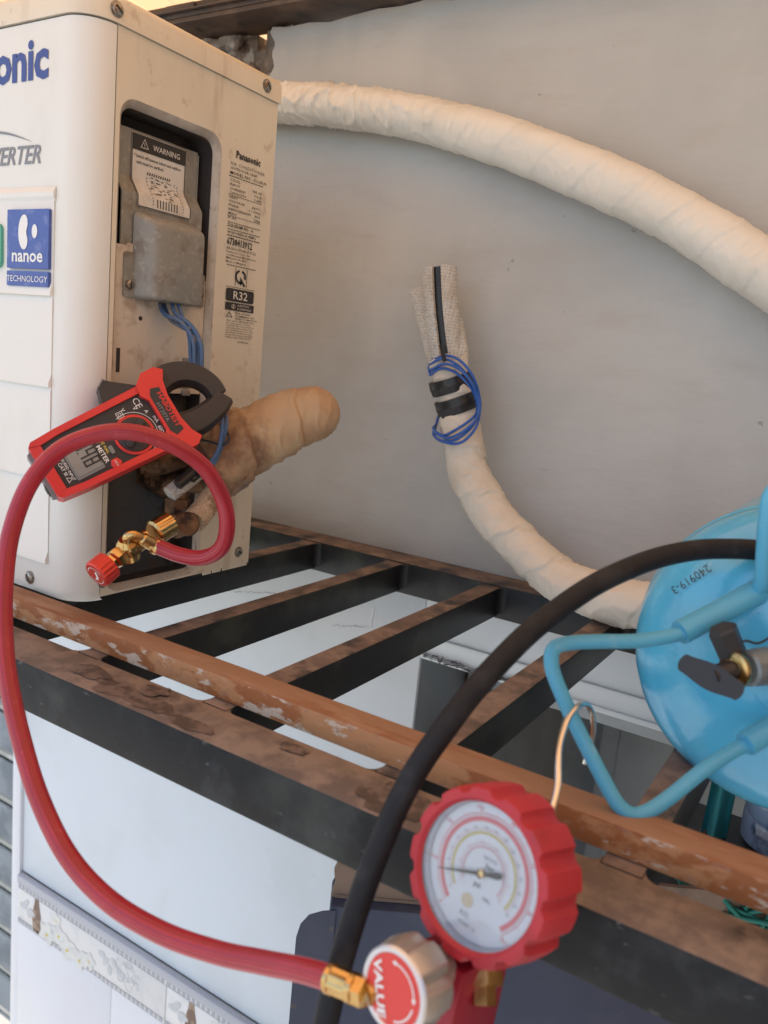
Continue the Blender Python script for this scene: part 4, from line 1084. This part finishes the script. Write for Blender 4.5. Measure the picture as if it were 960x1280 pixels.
# ------------------------------------------------------------------ black hose
bh = [(1110,830,.50),(1075,760,.505),(1015,706,.52),(955,689,.537),(900,686,.538),(860,689,.533),(820,698,.525),(780,713,.512),(740,733,.50),(700,760,.49),(660,792,.478),(620,832,.466),(585,872,.457),(555,912,.450),(525,955,.446),(500,1000,.443),(478,1050,.440),(455,1110,.438),(437,1165,.436),(420,1225,.434),(405,1290,.432),(392,1360,.43),(380,1460,.43)]
path = pathD(bh, 200)
b = B(); b.sweep(path, .0069, 32); o = b.build('black_hose', M['blackhose'], sharp=80); tag(o, 'thick black rubber hose curving across the frame in front of the blue cylinder', 'hose')

# ------------------------------------------------------------------ gas cylinder
CC = V(-.028, .640, -.182); CR = .1125
cy = thing('gas_cylinder', 'sky blue gas cylinder lying on the frame with its valve end facing forward', 'gas cylinder', (CC.x, CC.y+.1, CC.z-CR))
FW = V(0,-1,0)
prof = [(-.225,.0)] + [(-.22+.03*(1-math.cos(rad(a))), CR*math.sin(rad(a))) for a in (30, 60, 90)] + [(-.02, CR), (0, CR), (.0005, CR*1.004)]
for a in range(6, 91, 6): prof.append((.0005+.062*math.sin(rad(a))**1.0, max(.0005, CR*(math.cos(rad(a))**.62))))
b = B(); b.lathe(CC, FW, prof, 96); b.build('cylinder_body', M['cyl'], cy, sharp=50)
# weld seam ring
b = B(); b.lathe(CC, FW, [(-.012,CR+.0002),(-.009,CR+.0018),(-.004,CR+.0018),(-.001,CR+.0002)], 96, cap0=False, cap1=False); b.build('weld_seam', M['cyl'], cy)
nose = CC+FW*.060
b = B(); b.lathe(nose, FW, [(-.006,.026),(.001,.024),(.004,.020),(.004,.012)], 40); b.build('valve_boss', M['cyl'], cy)
vb0 = atD(962,832,.512); vb1 = atD(914,838,.500)
b = B(); b.lathe(nose, (vb0-nose), [(0,.010),((vb0-nose).length,.010)], 20)
b.lathe(vb0, vb1-vb0, [(-.010,.0118),(.010,.0118),(.0185,.0112),(.0200,.0095)], 30)
vbo = b.build('valve_body', M['valvegrey'], cy, sharp=30)
b = B(); b.lathe(vb1, vb1-vb0, [(-.0055,.0108),(-.004,.0118),(-.0015,.0118),(0,.0090)], 30); b.build('copper_ring', M['brass'], vbo)
hc = atD(888,846,.494); hax = (atD(928,866,.488)-atD(850,825,.500)); hl = hax.length/2; hax.normalize()
hn = (-hc).normalized(); hn = (hn-hax*hn.dot(hax)).normalized(); hu = hn.cross(hax)
pl = []
for i in range(40):
    a = 2*math.pi*i/40; x = hl*math.cos(a); y = (.0052+.0030*math.exp(-(x/.012)**2))*(1 if math.sin(a) >= 0 else -1)*min(1, abs(math.sin(a))*2.4)
    pl.append((x, y))
b = B(); b.prism(pl, hc+hn*.004, hax, hu, -hn, .008); b.lathe(hc, (vb1-hc), [(0,.0065),((vb1-hc).length,.0065)], 16); b.build('valve_handle', M['handle'], cy, sharp=30)
c0, c1 = atD(916,818,.508), atD(903,787,.505)
b = B(); b.lathe(c0, c1-c0, [(0,.0088),((c1-c0).length,.0092),((c1-c0).length+.0015,.0080)], 6); b.build('outlet_cap', M['handle'], cy, sharp=30)
b = B(); b.sweep(pathD([(918,806,.508),(932,801,.505),(948,804,.51),(965,795,.515)], 16), .0008, 6); b.build('cap_tether', M['handle'], cy)
# rod guard
def rod(pts, r, name, n=70, mt='guard'):
    b = B(); b.sweep(pathD(pts, n), r, 18); return b.build(name, M[mt], cy, sharp=80)
rod([(862,788,.528),(848,793,.522),(800,801,.516),(745,802,.508),(712,804,.504),(693,810,.501),(689,826,.499),(694,848,.498),(712,890,.497),(735,937,.495),(760,985,.492),(773,1006,.491),(789,1018,.491),(808,1015,.493),(835,998,.498),(880,962,.507),(912,941,.515),(934,930,.520)], .0047, 'wire_guard', 130)
rod([(850,791,.524),(900,765,.532),(948,738,.540)], .0080, 'guard_sleeve', 16)
rod([(932,930,.518),(965,910,.524),(1010,888,.532)], .0080, 'guard_sleeve', 16)
rod([(944,741,.541),(952,728,.530),(955,690,.520),(958,650,.512),(964,618,.508),(985,604,.510),(1040,600,.52),(1090,610,.54)], .0050, 'wire_guard', 60)
for p in ((945,742,.541), (1005,890,.533)):
    b = B(); a0 = atD(*p); q = V(CC.x+(a0.x-CC.x)*.85, CC.y-.030, CC.z+(a0.z-CC.z)*.85)
    b.sweep([a0, a0.lerp(q,.5), q], .0080, 16); b.build('guard_leg', M['guard'], cy)
# stamped number on the shoulder, upside down as in the place
def surf(px, py):
    d = ray(px, py); lo, hi = .45, .75
    for i in range(60):
        m_ = (lo+hi)/2; p = d*m_; rr = math.hypot(p.x-CC.x, p.z-CC.z)
        # height of the dome at that radius
        c_ = min(1, (rr/CR)); a = math.acos(min(1, c_**(1/.62))); yy = CC.y-.0005-.062*math.sin(a)
        if p.y < yy: lo = m_
        else: hi = m_
    return d*lo
b = B()
t0 = surf(857,722); t1 = surf(886,703); tu = (t0-t1).normalized()
tn = (-t0).normalized(); tw = tn.cross(tu).normalized()
b.text('240919-3', .0085, t1+V(0,-.0060,0), tu, tw, bold=0, sp=1.05, sx=.95)
b.build('stamped_number', M['ink'], cy, recalc=False)

# ------------------------------------------------------------------ gauge set
gs = thing('pressure_gauge_set', 'round pressure gauge in a red rubber boot above a valve block, hung by a hook', 'pressure gauge', tuple(atD(600,1190,.41)))
GC = atD(597,1093,.405)
back = (RT*.66 - UP*.20 + fw*.72).normalized(); gn = -back
gu = (V(0,0,1)-gn*gn.z).normalized(); gr = gu.cross(gn)
if gr.dot(RT) < 0: gr = -gr
GR = .041
def lobe(j, th, r):
    k = (th/(2*math.pi)*13) % 1
    e = max(0, min(1, (abs(k-.5)-.28)/.10))
    return r*(1+(.075*(1-e) if j in (2,3,4,5) else 0))
b = B(); b.lathe(GC, back, [(-.001,.0349),(-.0035,.0366),(-.003,.0388),(.000,.0398),(.014,.0406),(.027,.0402),(.032,.0384),(.037,.0330),(.038,.020)], 168, rmod=lobe, up=gu, cap0=False); b.build('rubber_boot', M['redboot'], gs, sharp=28)
b = B(); b.lathe(GC, back, [(-.0008,.0349),(.0045,.0343),(.0050,.0338)], 96, up=gu, cap0=False, cap1=False); b.build('case_rim', M['silverring'], gs)
fc = GC+back*.0052
b = B(); b.lathe(fc, gn, [(0,.0343),(.0002,.0343)], 96, up=gu); dl = b.build('dial_face', M['dial'], gs)
def fo(h): return fc+gn*(.0002+h)
A0, A1 = rad(-48), rad(232)
b = B(); b.ring(.0248,.0272,A0,A1,fo(.0002),gr,gu,80); b.ring(.0285,.0288,A0,A1,fo(.0002),gr,gu,80)
for i in range(71):
    a = A0+(A1-A0)*i/70; d = gr*math.cos(a)+gu*math.sin(a); p = gr*(-math.sin(a))+gu*math.cos(a); l = .0032 if i % 5 == 0 else .0018
    b.add([fo(.0003)+d*.0274-p*.00012, fo(.0003)+d*.0274+p*.00012, fo(.0003)+d*(.0274+l)+p*.00012, fo(.0003)+d*(.0274+l)-p*.00012], [(0,1,2,3)])
for i in range(8):
    a = A1+(A0-A1)*i/7; d = gr*math.cos(a)+gu*math.sin(a)
    b.text(str(i*100), .0032, fo(.0003)+d*.0315-gu*.0012, gr, gu, align='CENTER', res=1)
b.build('red_scale', M['dialred'], dl, recalc=False)
b = B(); b.ring(.0186,.0198,rad(-30),rad(222),fo(.0002),gr,gu,70); b.build('yellow_scale', M['dialyellow'], dl, recalc=False)
b = B(); b.ring(.0120,.0127,rad(-30),rad(215),fo(.0002),gr,gu,50)
for i in range(8):
    a = rad(215-245*i/7); d = gr*math.cos(a)+gu*math.sin(a); b.text(str(i*10), .0022, fo(.0003)+d*.0150-gu*.001, gr, gu, align='CENTER', res=1)
b.build('inner_scale', M['dialpink'], dl, recalc=False)
b = B(); b.text('bar', .0040, fo(.0004)+gu*.0028+gr*.003, gr, gu, align='CENTER', bold=.02); b.text('psi', .0040, fo(.0004)-gu*.0078-gr*.0015, gr, gu, align='CENTER', bold=.02)
for i in range(16):
    a = rad(222-252*i/15); d = gr*math.cos(a)+gu*math.sin(a); b.text(str(i*2), .0024, fo(.0003)+d*.0222-gu*.001, gr, gu, align='CENTER', res=1)
b.text('R32', .0036, fo(.0004)-gu*.0245-gr*.004, gr, gu, align='CENTER'); b.build('dial_print', M['inkgrey'], dl, recalc=False)
b = B(); b.flat(arcpoly(-.0045,-.0165,.0036,24), fo(.0003), gr, gu); b.build('gold_mark', M['dialgold'], dl, recalc=False)
b = B(); b.ring(.0212,.0214,rad(-30),rad(222),fo(.0002),gr,gu,60); b.ring(.0143,.0145,rad(-30),rad(215),fo(.0002),gr,gu,50)
for i in range(101):
    a = rad(222-252*i/100); d = gr*math.cos(a)+gu*math.sin(a); p = gr*(-math.sin(a))+gu*math.cos(a); l = .0016 if i % 5 == 0 else .0009
    b.add([fo(.0003)+d*.0199-p*.00008, fo(.0003)+d*.0199+p*.00008, fo(.0003)+d*(.0199+l)+p*.00008, fo(.0003)+d*(.0199+l)-p*.00008], [(0,1,2,3)])
    b.add([fo(.0003)+d*.0128-p*.00007, fo(.0003)+d*.0128+p*.00007, fo(.0003)+d*(.0128+l)+p*.00007, fo(.0003)+d*(.0128+l)-p*.00007], [(0,1,2,3)])
b.build('fine_scale', M['dialpink'], dl, recalc=False)
b = B(); b.text('kg/cm2', .0030, fo(.0004)+gu*.0072+gr*.002, gr, gu, align='CENTER'); b.text('MPa', .0030, fo(.0004)-gu*.0122+gr*.006, gr, gu, align='CENTER'); b.text('CLASS 1.6', .0026, fo(.0004)-gu*.0285-gr*.001, gr, gu, align='CENTER'); b.build('unit_print', M['inkgrey'], dl, recalc=False)
nx_ = (atD(548,1086,.405)-atD(603,1087,.405)); nx_ = (nx_-gn*nx_.dot(gn)).normalized(); ny_ = gn.cross(nx_)
b = B(); b.prism([(-.0125,-.0010),(-.010,-.0016),(-.004,-.0009),(0,-.0010),(.0265,-.00018),(.0265,.00018),(0,.0010),(-.004,.0009),(-.010,.0016),(-.0125,.0010)], fo(.0022), nx_, ny_, gn, .0005); b.build('needle', M['ink'], gs)
b = B(); b.lathe(fo(.0015), gn, [(0,.0022),(.0018,.0022),(.0022,.0015)], 20); b.build('needle_hub', M['brass'], gs)
b = B(); b.lathe(GC+back*.0004, gn, [(0,.0347),(.0004,.0345)], 80, up=gu); b.build('lens', M['lens'], gs)
# stem, block
s0, s1 = atD(603,1195,.425), atD(604,1232,.418)
b = B(); b.lathe(atD(603,1180,.428), (s1-s0), [(0,.0075),(.012,.0075),(.0125,.0105),(.019,.0105),(.0195,.0065),(.028,.0065)], 6); b.build('gauge_stem', M['brass'], gs, sharp=30)
kc = atD(492,1238,.385); kb = (RT*.66 - UP*.10 + fw*.745).normalized()
ku_ = (V(0,0,1)-kb*kb.z).normalized(); kr_ = kb.cross(ku_)
if kr_.dot(RT) < 0: kr_ = -kr_
blk0 = kc+kb*.036
MB = Matrix(((kr_.x,ku_.x,kb.x,blk0.x),(kr_.y,ku_.y,kb.y,blk0.y),(kr_.z,ku_.z,kb.z,blk0.z),(0,0,0,1)))
b = B(); b.box(-.016,.014,-.050,.004,0,.045,.0008, M=MB); b.build('valve_block', M['block'], gs)
def klobe(j, th, r):
    c = math.cos(6*th+.5)
    return r*(1-(.13*max(0, c)**2 if j in (2,3,4) else 0))
b = B(); b.lathe(kc, kb, [(0,.0178),(.0005,.0196),(.0025,.0202),(.011,.0215),(.020,.0205),(.024,.016),(.0245,.010),(.037,.010)], 96, rmod=klobe, up=ku_); kno = b.build('hand_wheel', M['silver'], gs, sharp=30)
b = B(); b.lathe(kc-kb*.0004, kb, [(0,.0166),(-.0006,.0172),(-.0006,.0190),(.0006,.0200)], 80, up=ku_, cap0=False, cap1=False); b.build('bright_rim', M['silverring'], kno)
b = B(); b.lathe(kc-kb*.0003, -kb, [(0,.0167),(.0003,.0167)], 64, up=ku_); bdg = b.build('red_badge', M['badge'], kno)
ko = kc-kb*.0011
dirt = rad(-68); tu_ = kr_*math.cos(dirt)+ku_*math.sin(dirt); tw_ = -kr_*math.sin(dirt)+ku_*math.cos(dirt)
b = B(); b.text('VALUE', .0070, ko-tw_*.0105, tu_, tw_, bold=.03, align='CENTER', sx=1.25)
b.ring(.0128,.0136,rad(15),rad(95),ko,kr_,ku_,24); b.ring(.0128,.0136,rad(-70),rad(-5),ko,kr_,ku_,20)
for a, s in ((97,1), (13,-1)):
    c_ = ko+(kr_*math.cos(rad(a))+ku_*math.sin(rad(a)))*.0132
    d1 = (kr_*-math.sin(rad(a))+ku_*math.cos(rad(a)))*s; d3 = kr_*math.cos(rad(a))+ku_*math.sin(rad(a))
    b.add([c_+d1*.002, c_-d1*.0005+d3*.0013, c_-d1*.0005-d3*.0013], [(0,1,2)])
b.build('badge_lettering', M['whiteink'], bdg, recalc=False)
# hose adapter from the ferrule into the block
b = B(); e1 = f1+fa.normalized()*.006; b.sweep([e1, e1.lerp(blk0, .4), blk0+kb*.01], .0058, 16); b.build('inlet_stub', M['brass'], gs)
# hook
hk = pathD([(662,1150,.43),(680,1075,.432),(686,1030,.436),(697,985,.445),(698,950,.455),(701,925,.465),(711,897,.478),(724,882,.488),(735,882,.499),(741,897,.508),(741,918,.513),(736,938,.515),(731,955,.515)], 90)
b = B(); b.sweep(hk, .0019, 14); b.build('hook', M['chrome'], gs, sharp=80)

# ------------------------------------------------------------------ carton below the frame and what lies on it
cr = V(.847,.532,0).normalized(); cb = V(-cr.y, cr.x, 0)
c0 = V(-.352, .555, 0); CT = -.487
MC = Matrix(((cr.x,cb.x,0,c0.x),(cr.y,cb.y,0,c0.y),(0,0,1,0),(0,0,0,1)))
ct = thing('navy_carton', 'flat navy printed cardboard carton with a torn brown flap standing below the frame', 'carton', (c0.x+.2, c0.y+.15, GZ))
b = B(); b.box(0,.66,0,.045,GZ,CT,.004, M=MC); b.build('carton_body', M['carton'], ct)
b = B(); b.prism([(-.028,GZ+.001),(.006,GZ+.001),(.006,CT-.003),(-.006,CT-.005),(-.018,CT-.010),(-.025,CT-.020),(-.028,CT-.034)], MC @ V(0,-.0016,0), cr, W, cb, .0012); b.build('side_flap', M['carton'], ct)
# upright torn flap along the front edge
vs = []; n = 40
fpts = [(.66*i/n, CT+.040+.003*noise.noise(V(i*.9,0,0))) for i in range(n+1)]
pl = [(0,CT+.001)] + [(.003,CT+.015),(.001,CT+.028),(.004,CT+.036)] + fpts[1:] + [(.66,CT+.001)]
b = B(); b.prism([(p[0], p[1]) for p in pl], MC @ V(0,.012,0), cr, W, cb, .005); b.build('torn_flap', M['board'], ct)
b = B(); b.box(.004,.66,.011,.0115,CT+.0008,CT+.004, M=MC); b.build('fold_line', M['board'], ct)
# low shelf behind the carton
sf = thing('storage_shelf', 'dark shelf board on legs behind the navy carton, carrying jug, cloth and cord', 'shelf', (.11, .87, GZ))
b = B(); b.box(-.135,.36,.755,.995,CT-.02,CT,.002); b.build('shelf_board', M['handle'], sf)
for x in (-.12,.335):
    for y in (.77,.97): b = B(); b.box(x-.012,x+.012,y-.012,y+.012,GZ,CT-.0205,.001); b.build('shelf_leg', M['steel'], sf)
# items on the shelf
jc = atZ(948,1062,CT)
jc = V(jc.x+.03, jc.y+.03, CT+.001)
jt = thing('water_jug', 'clear blue plastic jug standing on the dark shelf under the cylinder', 'jug', tuple(jc))
b = B(); b.lathe(jc, W, [(0,.050),(.004,.054),(.03,.054),(.034,.052),(.038,.054),(.075,.054),(.079,.052),(.083,.054),(.11,.053),(.135,.03),(.150,.016),(.168,.016)], 48); b.build('jug_body', M['jug'], jt, sharp=40)
b = B(); b.lathe(jc+V(0,0,.168), W, [(0,.018),(.012,.018),(.013,.016)], 24); b.build('jug_cap', M['greyprint'], jt)
# folded teal cloth
tc0 = atZ(880,1045,CT)
b = B(); vs = []; fs = []; nu, nv = 14, 22
for j in range(nv+1):
    for i in range(nu+1):
        u = i/nu; v = j/nv
        p = V(tc0.x-.004+.026*u, tc0.y+.008*math.sin(u*9)+.05*v, CT+.002+.115*math.sin(v*math.pi*.5)+.004*math.sin(u*14+v*3))
        vs.append(p)
for j in range(nv):
    for i in range(nu): a = j*(nu+1)+i; fs.append((a, a+1, a+nu+2, a+nu+1))
b.add(vs, fs); m0 = len(vs); b.add([v+V(0,.006,-.004) for v in vs], [f[::-1] for f in fs])
o = b.build('folded_cloth', M['teal'], sharp=80, recalc=False); tag(o, 'teal cloth bunched upright on the shelf between frame bar and jug', 'cloth')
rp = thing('green_cord', 'loose bundle of green netting cord on the shelf behind the front rail', 'cord', tuple(atZ(920,1140,CT)))
rr_ = random.Random(11)
base = atZ(903,1136,CT)
for k in range(14):
    pts = []
    for q in range(9):
        a = q/8*2*math.pi+k
        pts.append(V(base.x+.02+.058*math.cos(a)*(1+.3*rr_.uniform(-1,1)), base.y+.030*math.sin(a)*(1+.3*rr_.uniform(-1,1)), CT+.006+.036*rr_.random()))
    b = B(); b.sweep(path3(pts+[pts[0]], 60), .0022, 7, cap=False); b.build('cord_loop', M['rope'], rp, sharp=80)
